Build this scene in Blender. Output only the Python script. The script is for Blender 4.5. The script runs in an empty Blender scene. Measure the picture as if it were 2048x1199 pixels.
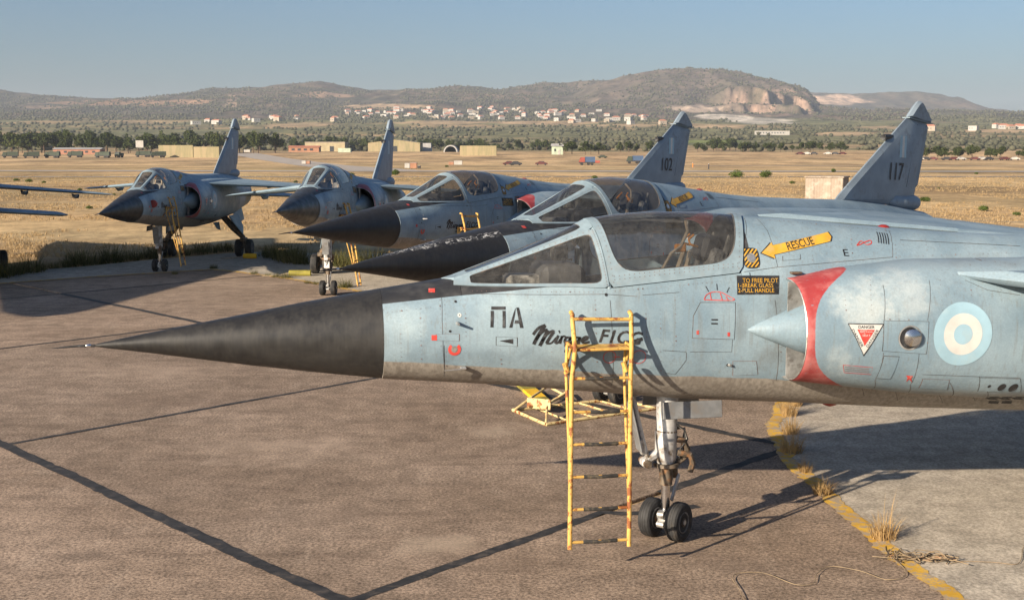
import bpy, bmesh, math, random
import numpy as np
from mathutils import Vector, Matrix
from mathutils.bvhtree import BVHTree
random.seed(7); RNG = np.random.default_rng(11)
R = math.radians
S = bpy.context.scene
COL = S.collection
# ---------------------------------------------------------------- camera, world, sun, exposure
FPX, CW, CH = 2500.0, 2048.0, 1199.0
CAMH, PITCH = 3.50, R(6.957)
cd = bpy.data.cameras.new('camera'); cam = bpy.data.objects.new('camera', cd); COL.objects.link(cam)
cam.location = (0, 0, CAMH); cam.rotation_euler = (R(90) - PITCH, 0, 0)
cd.sensor_fit = 'HORIZONTAL'; cd.sensor_width = 36; cd.lens = 36 * FPX / CW
cd.clip_start = 0.1; cd.clip_end = 30000
S.camera = cam
SUN_EL, SUN_AZ = R(19.8), math.atan2(-.69, -.72)      # direction towards the sun
w = bpy.data.worlds.new('World'); S.world = w; w.use_nodes = True
nt = w.node_tree; nt.nodes.clear()
sky = nt.nodes.new('ShaderNodeTexSky'); sky.sky_type = 'NISHITA'; sky.sun_disc = False
sky.sun_elevation = SUN_EL
sky.sun_rotation = math.atan2(math.cos(SUN_AZ), math.sin(SUN_AZ))
sky.air_density = 1.0; sky.dust_density = 2.1; sky.ozone_density = 5.0; sky.altitude = 60
bg = nt.nodes.new('ShaderNodeBackground'); bg.inputs['Strength'].default_value = 0.057
wo = nt.nodes.new('ShaderNodeOutputWorld')
nt.links.new(sky.outputs[0], bg.inputs[0]); nt.links.new(bg.outputs[0], wo.inputs[0])
sd = bpy.data.lights.new('sun', 'SUN'); sun = bpy.data.objects.new('sun', sd); COL.objects.link(sun)
sd.energy = 5.0; sd.angle = R(0.5); sd.color = (1.0, 0.85, 0.66)
sdir = Vector((math.cos(SUN_AZ) * math.cos(SUN_EL), math.sin(SUN_AZ) * math.cos(SUN_EL), math.sin(SUN_EL)))
sun.rotation_euler = sdir.to_track_quat('Z', 'Y').to_euler(); sun.location = (-30, -30, 40)
S.view_settings.view_transform = 'Standard'; S.view_settings.look = 'None'
S.view_settings.exposure = 1.06; S.view_settings.gamma = 1
S.cycles.volume_bounces = 0; S.cycles.max_bounces = 6; S.cycles.transparent_max_bounces = 16

# ---------------------------------------------------------------- pixel (2048x1199) -> ground helper
def ray(px, py):
    dx = (px - CW / 2) / FPX; dy = (py - CH / 2) / FPX
    return np.array([dx, math.cos(PITCH) - dy * math.sin(PITCH), -math.sin(PITCH) - dy * math.cos(PITCH)])
def gr(px, py, z=0.0):
    d = ray(px, py); k = (z - CAMH) / d[2]; return (k * d[0], k * d[1])
HOR = CH / 2 - FPX * math.tan(PITCH)
def zat(py, Y):                       # height seen at picture row py at distance Y
    d = ray(1024, py); return CAMH + Y * d[2] / d[1]
def xat(px, Y, py=300):
    d = ray(px, py); return Y * d[0] / d[1]

# ---------------------------------------------------------------- materials
class N:
    def __init__(s, name):
        s.m = bpy.data.materials.new(name); s.m.use_nodes = True; s.t = s.m.node_tree; s.t.nodes.clear()
        s.out = s.t.nodes.new('ShaderNodeOutputMaterial')
    def n(s, typ, **kw):
        x = s.t.nodes.new(typ)
        for k, v in kw.items(): setattr(x, k, v)
        return x
    def set(s, sock, v):
        if isinstance(v, bpy.types.NodeSocket): s.t.links.new(v, sock)
        elif v is not None:
            if isinstance(v, (tuple, list)) and sock.type == 'RGBA' and len(v) == 3: v = (*v, 1)
            sock.default_value = v
    def math(s, op, a, b=None, c=None, clamp=False):
        x = s.n('ShaderNodeMath', operation=op, use_clamp=clamp)
        s.set(x.inputs[0], a); s.set(x.inputs[1], b); s.set(x.inputs[2], c); return x.outputs[0]
    def mix(s, f, a, b, typ='MIX'):
        x = s.n('ShaderNodeMix', data_type='RGBA', blend_type=typ)
        s.set(x.inputs[0], f); s.set(x.inputs[6], a); s.set(x.inputs[7], b); return x.outputs[2]
    def coord(s, kind='Object'): return s.n('ShaderNodeTexCoord').outputs[kind]
    def xyz(s, v):
        x = s.n('ShaderNodeSeparateXYZ'); s.set(x.inputs[0], v); return x.outputs
    def scale(s, v, sc, loc=(0, 0, 0), rz=0):
        x = s.n('ShaderNodeMapping'); s.set(x.inputs[0], v); x.inputs['Scale'].default_value = sc; x.inputs['Location'].default_value = loc; x.inputs['Rotation'].default_value = (0, 0, rz); return x.outputs[0]
    def noise(s, v, sc, det=4, rough=.55, dist=0):
        x = s.n('ShaderNodeTexNoise'); s.set(x.inputs['Vector'], v); x.inputs['Scale'].default_value = sc
        x.inputs['Detail'].default_value = det; x.inputs['Roughness'].default_value = rough; x.inputs['Distortion'].default_value = dist; return x.outputs[0]
    def ramp(s, v, a, b, lo=0.0, hi=1.0):
        x = s.n('ShaderNodeMapRange', interpolation_type='SMOOTHSTEP'); s.set(x.inputs[0], v)
        x.inputs[1].default_value = a; x.inputs[2].default_value = b; x.inputs[3].default_value = lo; x.inputs[4].default_value = hi; return x.outputs[0]
    def bump(s, h, st=.3, d=.01):
        x = s.n('ShaderNodeBump'); s.set(x.inputs['Height'], h); x.inputs['Strength'].default_value = st; x.inputs['Distance'].default_value = d; return x.outputs[0]
    def principled(s, col, rough=.6, metal=0, normal=None, spec=.5, alpha=None):
        x = s.n('ShaderNodeBsdfPrincipled'); s.set(x.inputs['Base Color'], col); s.set(x.inputs['Roughness'], rough); s.set(x.inputs['Metallic'], metal)
        s.set(x.inputs['Specular IOR Level'], spec)
        if normal is not None: s.set(x.inputs['Normal'], normal)
        s.t.links.new(x.outputs[0], s.out.inputs[0]); return x

MAT = {}
def simple(name, col, rough=.6, metal=0, var=.25, sc=6, dirt=None, dsc=3, bump=0, spec=.5):
    n = N(name); v = n.coord(); a = n.noise(v, sc, 5)
    c = n.mix(1, col, n.mix(n.ramp(a, .3, .7), (1 - var,) * 3, (1 + var,) * 3), 'MULTIPLY')
    if dirt: c = n.mix(n.ramp(n.noise(v, dsc, 6, .65), .5, .68), c, dirt)
    nm = n.bump(n.noise(v, sc * 6, 3), .4, bump) if bump else None
    n.principled(c, rough, metal, nm, spec); MAT[name] = n.m; return n.m

def body_paint(name, kind):
    n = N(name); v = n.coord(); x, y, z = n.xyz(v)
    blue = (.335, .425, .462)
    big = n.noise(v, 1.3, 5, .6)
    c = n.mix(n.ramp(big, .34, .66), (.155, .226, .282), (.228, .305, .356))
    # chalky worn patches
    p = n.noise(n.scale(v, (1, 1, 1), (3, 1, 7)), 3.2, 8, .68, .6)
    c = n.mix(n.ramp(p, .54, .76, 0, .35), c, (.34, .41, .44))
    # dark grime blotches
    g = n.noise(n.scale(v, (1.6, 1.6, .8), (9, 0, 2)), 2.4, 7, .66)
    c = n.mix(n.ramp(g, .54, .80, 0, .30), c, (.105, .14, .165))
    # rain streaks
    st = n.noise(n.scale(v, (38, 38, 1.2)), 1.0, 3, .6)
    c = n.mix(n.ramp(st, .50, .75, 0, .42), c, (.15, .16, .155))
    # local stains: soot ahead of the intake, drips below the canopy bow, smears low on the side; bleached patches on the nacelle
    nz = n.noise(v, 4.5, 6, .68)
    def stain(c, s0, z0, rx, rz, col, amt):
        dx = n.math('DIVIDE', n.math('SUBTRACT', x, s0), rx); dz_ = n.math('DIVIDE', n.math('SUBTRACT', z, z0), rz)
        r2 = n.math('ADD', n.math('ADD', n.math('MULTIPLY', dx, dx), n.math('MULTIPLY', dz_, dz_)), n.math('MULTIPLY', n.math('SUBTRACT', nz, .5), 4.2))
        return n.mix(n.ramp(r2, -.5, 1.3, amt, 0), c, col)
    if kind != 'plain':
        for a in ((-1.75, 1.80, .70, .10, (.12, .165, .20), .55), (-.95, 1.72, .5, .09, (.13, .17, .20), .5), (.78, 2.05, .11, .30, (.12, .135, .14), .6), (.70, 1.72, .20, .18, (.13, .15, .16), .55), (-.60, 2.22, .05, .20, (.14, .165, .175), .6), (-2.0, 2.0, .10, .22, (.14, .19, .225), .5), (.10, 1.90, .06, .30, (.14, .17, .19), .45), (.45, 1.95, .05, .26, (.13, .155, .17), .5), (-2.35, 2.08, .20, .16, (.36, .45, .49), .5), (-1.4, 2.2, .5, .10, (.33, .42, .46), .45), (1.35, 2.20, .30, .24, (.47, .51, .51), .58), (1.75, 2.28, .24, .22, (.45, .49, .50), .48), (1.15, 1.75, .12, .2, (.42, .47, .48), .5), (1.9, 2.52, .8, .05, (.20, .25, .29), .5), (2.6, 2.52, .5, .05, (.17, .20, .22), .5)):
            c = stain(c, *a)
    # fine speckle
    sp = n.noise(v, 60, 3, .6)
    c = n.mix(1, c, n.mix(n.ramp(sp, .3, .7), (.93,) * 3, (1.06,) * 3), 'MULTIPLY')
    if kind == 'nacelle':        # red intake band, scalloped
        dz = n.math('SUBTRACT', z, 1.97)
        lim = n.math('ADD', n.math('MULTIPLY', n.math('POWER', n.math('ABSOLUTE', dz), 3.0), 3.3), .942)
        ed = n.math('SUBTRACT', lim, n.math('ADD', x, n.math('MULTIPLY', n.noise(v, 30, 2), .01)))
        m = n.ramp(ed, 0, .008)
        rr = n.mix(n.ramp(n.noise(v, 5, 5, .65), .4, .7), (.29, .036, .038), (.40, .135, .13))
        m = n.math('MULTIPLY', m, n.ramp(n.noise(v, 45, 4), .66, .74, 1, .15))
        c = n.mix(m, c, rr)
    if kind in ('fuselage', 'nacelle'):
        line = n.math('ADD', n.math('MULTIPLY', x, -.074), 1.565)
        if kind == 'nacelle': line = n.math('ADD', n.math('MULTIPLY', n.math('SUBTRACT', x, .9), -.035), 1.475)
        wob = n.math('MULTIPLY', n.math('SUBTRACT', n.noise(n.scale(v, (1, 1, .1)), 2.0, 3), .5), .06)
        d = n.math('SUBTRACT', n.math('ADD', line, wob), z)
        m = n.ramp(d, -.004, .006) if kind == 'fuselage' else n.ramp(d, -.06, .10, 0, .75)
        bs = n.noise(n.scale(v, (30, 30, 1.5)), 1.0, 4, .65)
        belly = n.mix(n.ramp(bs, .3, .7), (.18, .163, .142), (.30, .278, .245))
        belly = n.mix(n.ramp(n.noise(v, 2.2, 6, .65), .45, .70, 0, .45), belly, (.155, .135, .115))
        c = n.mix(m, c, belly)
    if kind == 'fuselage':       # black anti-glare panel ahead of the windscreen
        l2 = n.math('ADD', n.math('MULTIPLY', n.math('ADD', x, 2.59), .0955), 2.215)
        m = n.math('MULTIPLY', n.ramp(n.math('SUBTRACT', z, l2), 0, .004), n.math('MULTIPLY', n.ramp(x, -2.6, -2.597), n.ramp(x, -.90, -.895, 1, 0)))
        c = n.mix(m, c, n.mix(n.ramp(n.noise(v, 8, 5), .35, .7), (.022, .023, .026), (.045, .046, .048)))
    rg = n.ramp(n.noise(v, 7, 4), .3, .7, .45, .68)
    n.principled(c, rg, 0, n.bump(n.noise(v, 5, 3), .10, .02), .45); MAT[name] = n.m
for nm_, k in (('fuselage_paint', 'fuselage'), ('nacelle_paint', 'nacelle'), ('plain_paint', 'plain')): body_paint(nm_, k)

def radome_mat(name, peel):
    n = N(name); v = n.coord(); x, y, z = n.xyz(v)
    st = n.noise(n.scale(v, (34, 34, .8)), 1.0, 4, .65)
    c = n.mix(n.ramp(st, .30, .80), (.013, .013, .014), (.027, .026, .024))
    c = n.mix(n.ramp(n.noise(n.scale(v, (.6, 1, 2.6)), 1.1, 4, .55), .42, .80, 0, .42), c, (.055, .053, .050))
    if peel:
        mz = n.math('ABSOLUTE', n.math('SUBTRACT', n.math('SUBTRACT', z, n.math('MULTIPLY', n.math('ADD', x, 4.2), .118)), 2.06))
        q = n.noise(n.scale(v, (4.5, 9, 9)), 3.0, 8, .75, 1.2)
        m = n.math('MULTIPLY', n.ramp(q, .52, .57), n.ramp(n.math('ADD', mz, n.math('MULTIPLY', n.noise(v, 7, 4), .08)), .04, .075, 1, 0))
        m = n.math('MULTIPLY', m, n.ramp(x, -4.6, -4.2))
        c = n.mix(m, c, (.55, .55, .54))
        n2 = n.ramp(n.noise(v, 9, 7, .75), .70, .73, 0, .25); c = n.mix(n2, c, (.4, .4, .4))
    n.principled(c, n.ramp(n.noise(v, 6, 4), .3, .7, .38, .6), 0, n.bump(st, .06, .01), .5); MAT[name] = n.m
radome_mat('radome_black', False); radome_mat('radome_peeling', True)

def glass_mat(name, dust, tint):
    n = N(name); v = n.coord()
    tr = n.n('ShaderNodeBsdfTransparent'); tr.inputs[0].default_value = (*tint, 1)
    gl = n.n('ShaderNodeBsdfGlossy'); gl.inputs['Roughness'].default_value = .04; gl.inputs[0].default_value = (1, 1, 1, 1)
    df = n.n('ShaderNodeBsdfDiffuse'); df.inputs[0].default_value = (.36, .35, .33, 1)
    fr = n.n('ShaderNodeFresnel'); fr.inputs[0].default_value = 1.45
    a = n.n('ShaderNodeMixShader'); n.set(a.inputs[0], n.math('MULTIPLY', fr.outputs[0], .8)); n.t.links.new(tr.outputs[0], a.inputs[1]); n.t.links.new(gl.outputs[0], a.inputs[2])
    b = n.n('ShaderNodeMixShader')
    st = n.math('ADD', n.ramp(n.noise(n.scale(v, (22, 22, 1.5)), 1, 5, .7), .3, .75, dust * .5, dust * 1.5), n.ramp(n.noise(v, 2.5, 5), .4, .75, 0, dust * .7))
    n.set(b.inputs[0], st); n.t.links.new(a.outputs[0], b.inputs[1]); n.t.links.new(df.outputs[0], b.inputs[2])
    n.t.links.new(b.outputs[0], n.out.inputs[0]); MAT[name] = n.m
glass_mat('canopy_glass', .065, (.94, .935, .92)); glass_mat('lamp_glass', .04, (.9, .9, .9))
simple('frame_paint', (.19, .258, .303), .6, 0, .12, 12, (.20, .25, .28), 14)
simple('fin_paint', (.20, .252, .302), .6, 0, .14, 2.5, (.16, .19, .22), 5)
simple('cockpit_dark', (.045, .047, .05), .7, 0, .3, 8)
simple('seat_grey', (.20, .195, .18), .7, 0, .4, 14, (.03, .03, .03), 8)
simple('seat_beige', (.38, .30, .20), .7, 0, .3, 14)
simple('seat_orange', (.60, .22, .02), .6)
simple('marking_black', (.016, .016, .018), .6, 0, .5, 10, (.07, .075, .08), 16)
simple('marking_yellow', (.55, .30, .03), .6, 0, .15, 8, (.45, .30, .10), 14)
simple('marking_red', (.50, .05, .04), .6, 0, .2, 8, (.40, .22, .20), 18)
simple('marking_white', (.52, .52, .50), .6, 0, .1, 4, (.50, .51, .50), 7)
simple('marking_lightblue', (.27, .42, .51), .6, 0, .1, 4, (.30, .43, .50), 6)
simple('panel_gap', (.055, .055, .055), .8, 0, .4, 9, (.16, .12, .10), 7)
simple('worn_panel_gap', (.17, .12, .11), .8, 0, .4, 9)
simple('bare_metal', (.50, .50, .49), .42, .75, .3, 10, (.20, .17, .14), 7)
simple('gear_silver', (.46, .46, .46), .5, .35, .25, 9, (.16, .125, .09), 8)
simple('rim_grey', (.15, .14, .13), .6, .2, .3, 9, (.30, .29, .27), 20)
simple('door_grey', (.17, .175, .18), .55, .2, .2, 8, (.15, .14, .13), 9)
simple('chrome', (.75, .75, .76), .18, 1.0, .1)
simple('greasy_metal', (.12, .095, .07), .6, .3, .5, 14, (.25, .13, .06), 12)
simple('tyre_rubber', (.018, .018, .019), .75, 0, .4, 12, (.07, .06, .05), 5, .002)
simple('duct_grey', (.20, .19, .18), .7, 0, .3, 4)  # even grey of the intake duct lining
simple('nozzle_metal', (.10, .09, .08), .5, .8, .4, 6)
simple('beacon_red', (.24, .022, .016), .3)
def yellow_rust(name, base, rust_amt):
    n = N(name); v = n.coord('Object')
    c = n.mix(n.ramp(n.noise(v, 7, 5), .3, .7), tuple(b * .8 for b in base), tuple(min(1, b * 1.1) for b in base))
    c = n.mix(n.ramp(n.noise(v, 11, 8, .72), .60 - rust_amt, .66 - rust_amt), c, (.22, .07, .02))
    c = n.mix(n.ramp(n.noise(v, 5, 5), .6, .7, 0, .6), c, (.35, .18, .05))
    n.principled(c, .6, 0, n.bump(n.noise(v, 40, 4), .3, .003), .4); MAT[name] = n.m
yellow_rust('ladder_yellow', (.54, .335, .085), .085); yellow_rust('frame_cream', (.58, .46, .23), .07); yellow_rust('chock_yellow', (.75, .45, .02), -.06)
simple('grip_black', (.025, .023, .021), .85, 0, .5, 20, (.10, .08, .05), 16, .003)

def concrete(name, a, b, dark, light, grain=1.0, spots=False):
    n = N(name); v = n.n('ShaderNodeNewGeometry').outputs['Position']; oi = n.n('ShaderNodeObjectInfo').outputs['Random']
    c = n.mix(n.ramp(n.noise(v, .35, 6, .6), .35, .68), a, b); c = n.mix(1, c, n.mix(oi, (.88, .89, .90), (1.12, 1.11, 1.10)), 'MULTIPLY')
    c = n.mix(n.ramp(n.noise(n.scale(v, (1, 1, 1), (3, 9, 0)), .55, 5, .6), .60, .74, 0, .6), c, light)
    brush = n.noise(n.scale(v, (1.1, 4.5, 1), rz=R(38)), .8, 7, .66); mott = n.noise(v, 3.0, 6, .72)
    c = n.mix(1, c, n.mix(n.ramp(mott, .32, .68), (.78,) * 3, (1.2,) * 3), 'MULTIPLY')
    c = n.mix(n.ramp(brush, .47, .72, 0, .48), c, dark)
    b2 = n.noise(n.scale(v, (4, 1.0, 1), (4, 2, 0), R(30)), .9, 7, .68)
    c = n.mix(n.ramp(b2, .53, .74, 0, .5), c, light)
    g = n.noise(v, 32, 4, .8)
    c = n.mix(1, c, n.mix(n.ramp(g, .3, .7), (1 - .34 * grain,) * 3, (1 + .34 * grain,) * 3), 'MULTIPLY')
    sc_ = n.n('ShaderNodeTexNoise'); n.set(sc_.inputs['Vector'], n.scale(v, (3.2, .16, 1), (2, 5, 0), R(-35))); sc_.inputs['Scale'].default_value = 3.0; sc_.inputs['Detail'].default_value = 7; sc_.inputs['Roughness'].default_value = .6
    c = n.mix(n.ramp(sc_.outputs[0], .66, .70, 0, .14), c, light)
    st = n.noise(n.scale(v, (1, 1, 1), (7, 3, 0)), 1.1, 5, .7)
    c = n.mix(n.ramp(st, .62, .72, 0, .45), c, tuple(q * .55 for q in dark))
    if spots:                          # pale washed patches and oil marks at their own places
        x, y, z = n.xyz(v); nz = n.noise(v, 1.6, 6, .65)
        def blob(p, rx, ry, col, amt):
            dx = n.math('DIVIDE', n.math('SUBTRACT', x, p[0]), rx); dy = n.math('DIVIDE', n.math('SUBTRACT', y, p[1]), ry)
            r2 = n.math('ADD', n.math('ADD', n.math('MULTIPLY', dx, dx), n.math('MULTIPLY', dy, dy)), n.math('MULTIPLY', n.math('SUBTRACT', nz, .5), 5.5))
            return n.mix(n.ramp(r2, -.6, 1.3, amt * .8, 0), c, col)
        for px, py, rx, ry, col, am in ((860, 1090, .45, .30, (.46, .37, .28), .6), (1000, 858, .55, .40, (.46, .37, .28), .65), (560, 900, 1.3, .7, (.44, .34, .26), .5), (160, 1110, .35, .18, (.10, .075, .06), .4), (980, 1120, .9, .4, (.16, .115, .085), .45), (430, 800, 1.6, .7, (.17, .12, .09), .4), (1450, 1130, .5, .25, (.17, .125, .095), .5), (1330, 1100, .5, .2, (.15, .11, .085), .5), (640, 1030, .9, .35, (.19, .14, .105), .4), (300, 740, 1.5, .8, (.43, .33, .25), .4)):
            c = blob(gr(px, py), rx, ry, col, am)
    n.principled(c, .92, 0, n.bump(n.math('ADD', g, n.math('MULTIPLY', brush, .4)), .4, .010), .25); MAT[name] = n.m
concrete('slab_concrete', (.218, .160, .116), (.298, .224, .168), (.105, .073, .053), (.38, .295, .225), 1.9, True)
concrete('shoulder_concrete', (.38, .33, .265), (.45, .395, .325), (.28, .235, .19), (.51, .46, .39), 1.1)
simple('tar', (.022, .021, .021), .75, 0, .5, 9, (.075, .062, .052), 6, .006)
def worn_line():
    n = N('line_paint'); v = n.coord()
    c = n.mix(n.ramp(n.noise(v, 3, 5), .35, .65), (.50, .29, .035), (.62, .38, .06))
    c = n.mix(n.ramp(n.noise(v, 7, 9, .8), .46, .55), c, (.34, .275, .20))
    n.principled(c, .9, 0, n.bump(n.noise(v, 30, 4), .4, .008), .2); MAT['line_paint'] = n.m
worn_line()

# ---------------------------------------------------------------- mesh helpers
class MB:
    def __init__(s): s.v = []; s.f = []
    def add(s, v, f):
        o = len(s.v); s.v += [tuple(map(float, q)) for q in v]; s.f += [tuple(i + o for i in g) for g in f]; return s
    def box(s, c, d, rot=None):
        c = Vector(c); M = rot or Matrix.Identity(3)
        vs = [c + M @ Vector((x * d[0] / 2, y * d[1] / 2, z * d[2] / 2)) for x in (-1, 1) for y in (-1, 1) for z in (-1, 1)]
        return s.add(vs, [(0, 1, 3, 2), (4, 6, 7, 5), (0, 4, 5, 1), (2, 3, 7, 6), (0, 2, 6, 4), (1, 5, 7, 3)])
    def cbox(s, c, d, b=.01, rot=None):      # chamfered box
        c = Vector(c); M = rot or Matrix.Identity(3); h = [q / 2 for q in d]; vs = []; idx = {}
        for ax in range(3):
            for sx in (-1, 1):
                for sy in (-1, 1):
                    for sz in (-1, 1):
                        p = [sx * (h[0] - b), sy * (h[1] - b), sz * (h[2] - b)]; p[ax] = (sx, sy, sz)[ax] * h[ax]
                        idx[(ax, sx, sy, sz)] = len(vs); vs.append(c + M @ Vector(p))
        bm = bmesh.new(); bv = [bm.verts.new(q) for q in vs]; r = bmesh.ops.convex_hull(bm, input=bv); bm.verts.index_update()
        s.add([q.co for q in bm.verts], [[q.index for q in f.verts] for f in bm.faces]); bm.free(); return s
    def tube(s, path, r, n=8, caps=True):
        P = [Vector(p) for p in path]; rr = r if isinstance(r, (list, tuple)) else [r] * len(P); o = len(s.v); up = None
        for i, p in enumerate(P):
            t = (P[min(i + 1, len(P) - 1)] - P[max(i - 1, 0)]).normalized()
            if up is None: up = Vector((0, 0, 1)) if abs(t.z) < .9 else Vector((1, 0, 0))
            a = t.cross(up).normalized(); up = a.cross(t).normalized()
            for k in range(n):
                q = p + rr[i] * (math.cos(2 * math.pi * k / n) * a + math.sin(2 * math.pi * k / n) * up); s.v.append(tuple(q))
        for i in range(len(P) - 1):
            for k in range(n): s.f.append((o + i * n + k, o + i * n + (k + 1) % n, o + (i + 1) * n + (k + 1) % n, o + (i + 1) * n + k))
        if caps: s.f.append(tuple(o + k for k in range(n - 1, -1, -1))); s.f.append(tuple(o + (len(P) - 1) * n + k for k in range(n)))
        return s
    def lathe(s, c, axis, prof, n=20):       # prof: (along, radius)
        c = Vector(c); a = Vector(axis).normalized(); u = a.orthogonal().normalized(); v = a.cross(u); o = len(s.v)
        for (l, r) in prof:
            for k in range(n): s.v.append(tuple(c + a * l + r * (math.cos(2 * math.pi * k / n) * u + math.sin(2 * math.pi * k / n) * v)))
        for i in range(len(prof) - 1):
            for k in range(n): s.f.append((o + i * n + k, o + i * n + (k + 1) % n, o + (i + 1) * n + (k + 1) % n, o + (i + 1) * n + k))
        s.f.append(tuple(o + k for k in range(n - 1, -1, -1))); s.f.append(tuple(o + (len(prof) - 1) * n + k for k in range(n))); return s
    def grid(s, pts, nu, nv, wrap=False):
        o = len(s.v); s.v += [tuple(map(float, q)) for q in pts]
        for i in range(nu - 1):
            for j in range(nv if wrap else nv - 1): s.f.append((o + i * nv + j, o + i * nv + (j + 1) % nv, o + (i + 1) * nv + (j + 1) % nv, o + (i + 1) * nv + j))
        return s
    def mesh(s, name):
        m = bpy.data.meshes.new(name); m.from_pydata(s.v, [], s.f); m.validate(); return m
    def build(s, name, mat, parent=None, smooth=True, angle=35, fix=True):
        m = s.mesh(name)
        if fix:
            bm = bmesh.new(); bm.from_mesh(m); bmesh.ops.recalc_face_normals(bm, faces=bm.faces); bm.to_mesh(m); bm.free()
        return obj(name, m, mat, parent, smooth, angle)
def obj(name, m, mat, parent=None, smooth=True, angle=35):
    o = bpy.data.objects.new(name, m); COL.objects.link(o)
    for q in (mat if isinstance(mat, (list, tuple)) else [mat]): m.materials.append(MAT[q] if isinstance(q, str) else q)
    if smooth:
        m.polygons.foreach_set('use_smooth', [True] * len(m.polygons))
        try: m.set_sharp_from_angle(angle=R(angle))
        except Exception: pass
    if parent is not None: o.parent = parent
    return o
def tag(o, label=None, cat=None, group=None, kind=None):
    if label: o['label'] = label
    if cat: o['category'] = cat
    if group: o['group'] = group
    if kind: o['kind'] = kind
    return o
def empty(name, loc=(0, 0, 0), rz=0):
    o = bpy.data.objects.new(name, None); COL.objects.link(o); o.location = loc; o.rotation_euler = (0, 0, rz); o.empty_display_size = .3; return o
def copy_tree(o, parent=None, skip=()):
    c = o.copy(); COL.objects.link(c); c.parent = parent
    for ch in list(o.children):
        if ch.name.split('.')[0] in skip or ch.get('only'): continue
        copy_tree(ch, c, skip)
    return c
def child(root, name):
    return [c for c in root.children if c.name.split('.')[0] == name]

# ================================================================ the fighter (local x = aft from nose gear, y = starboard, z up)
PS = [-2.55, -1.95, -1.5, -.75, 0, .65, 1.2, 2.18, 3.44, 5, 6.5, 8, 9.6]
PT = [2.32, 2.41, 2.59, 2.885, 2.935, 2.90, 2.86, 2.77, 2.69, 2.66, 2.64, 2.56, 2.42]
PB = [1.56, 1.51, 1.47, 1.385, 1.30, 1.25, 1.21, 1.13, 1.05, 1.05, 1.10, 1.22, 1.38]
PW = [.385, .435, .475, .525, .555, .575, .59, .61, .64, .64, .62, .58, .50]
PZ = [1.94, 1.955, 1.97, 1.99, 2.0, 2.0, 2.0, 1.97, 1.92, 1.9, 1.9, 1.9, 1.9]
TOPF = ([-2.55, -1.93, -.77, -.5, -.19, .27, .64, 1.21, 1.69, 2.18, 2.68, 3.44, 5, 6.5, 8, 9.6],
        [2.32, 2.41, 2.88, 2.92, 2.94, 2.93, 2.90, 2.86, 2.81, 2.77, 2.73, 2.69, 2.66, 2.64, 2.56, 2.42])
SIL = ([-2.0, -1.93, -1.0, -.68, .45, .7], [2.36, 2.36, 2.35, 2.335, 2.44, 2.465])
itp = lambda x, a, b: float(np.interp(x, a, b))
def sec(s): return itp(s, *TOPF), itp(s, PS, PB), itp(s, PS, PW), itp(s, PS, PZ)
def upper(s, psi):                    # psi 0 at widest, pi/2 at top; port is -y, returned as +t
    T, B, Wd, Z = sec(s); return Wd * math.cos(psi), Z + (T - Z) * math.sin(psi)
def sill_psi(s):
    T, B, Wd, Z = sec(s); return math.asin(min(.999, (itp(s, *SIL) - Z) / (T - Z)))
def ring(s, open_):
    T, B, Wd, Z = sec(s); pts = []
    for i in range(14):
        a = (i / 13) * math.pi / 2; pts.append((Wd * math.sin(a) ** (2 / 2.25), Z - (Z - B) * math.cos(a) ** (2 / 2.25)))
    if open_:
        ps = sill_psi(s)
        for i in range(1, 11): pts.append(upper(s, ps * i / 10))
        ys, zs = upper(s, ps); yi = max(ys - .05, .03)
        fl = itp(s, [-1.9, -1.3, -1.2], [2.32, 2.25, 1.75])
        for (q, r) in ((max(ys - .03, .04), zs + .002), (yi, zs - .03), (yi, max(fl, zs - .2)), (yi, max(fl, zs - .4)), (yi, fl), (yi * .8, fl), (yi * .6, fl), (yi * .4, fl), (yi * .2, fl), (0, fl)): pts.append((q, r))
    else:
        for i in range(1, 21): pts.append(upper(s, math.pi / 2 * i / 20))
    full = [(y, z) for (y, z) in pts] + [(-y, z) for (y, z) in reversed(pts[1:-1])]
    return [(s, y, z) for (y, z) in full]

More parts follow.
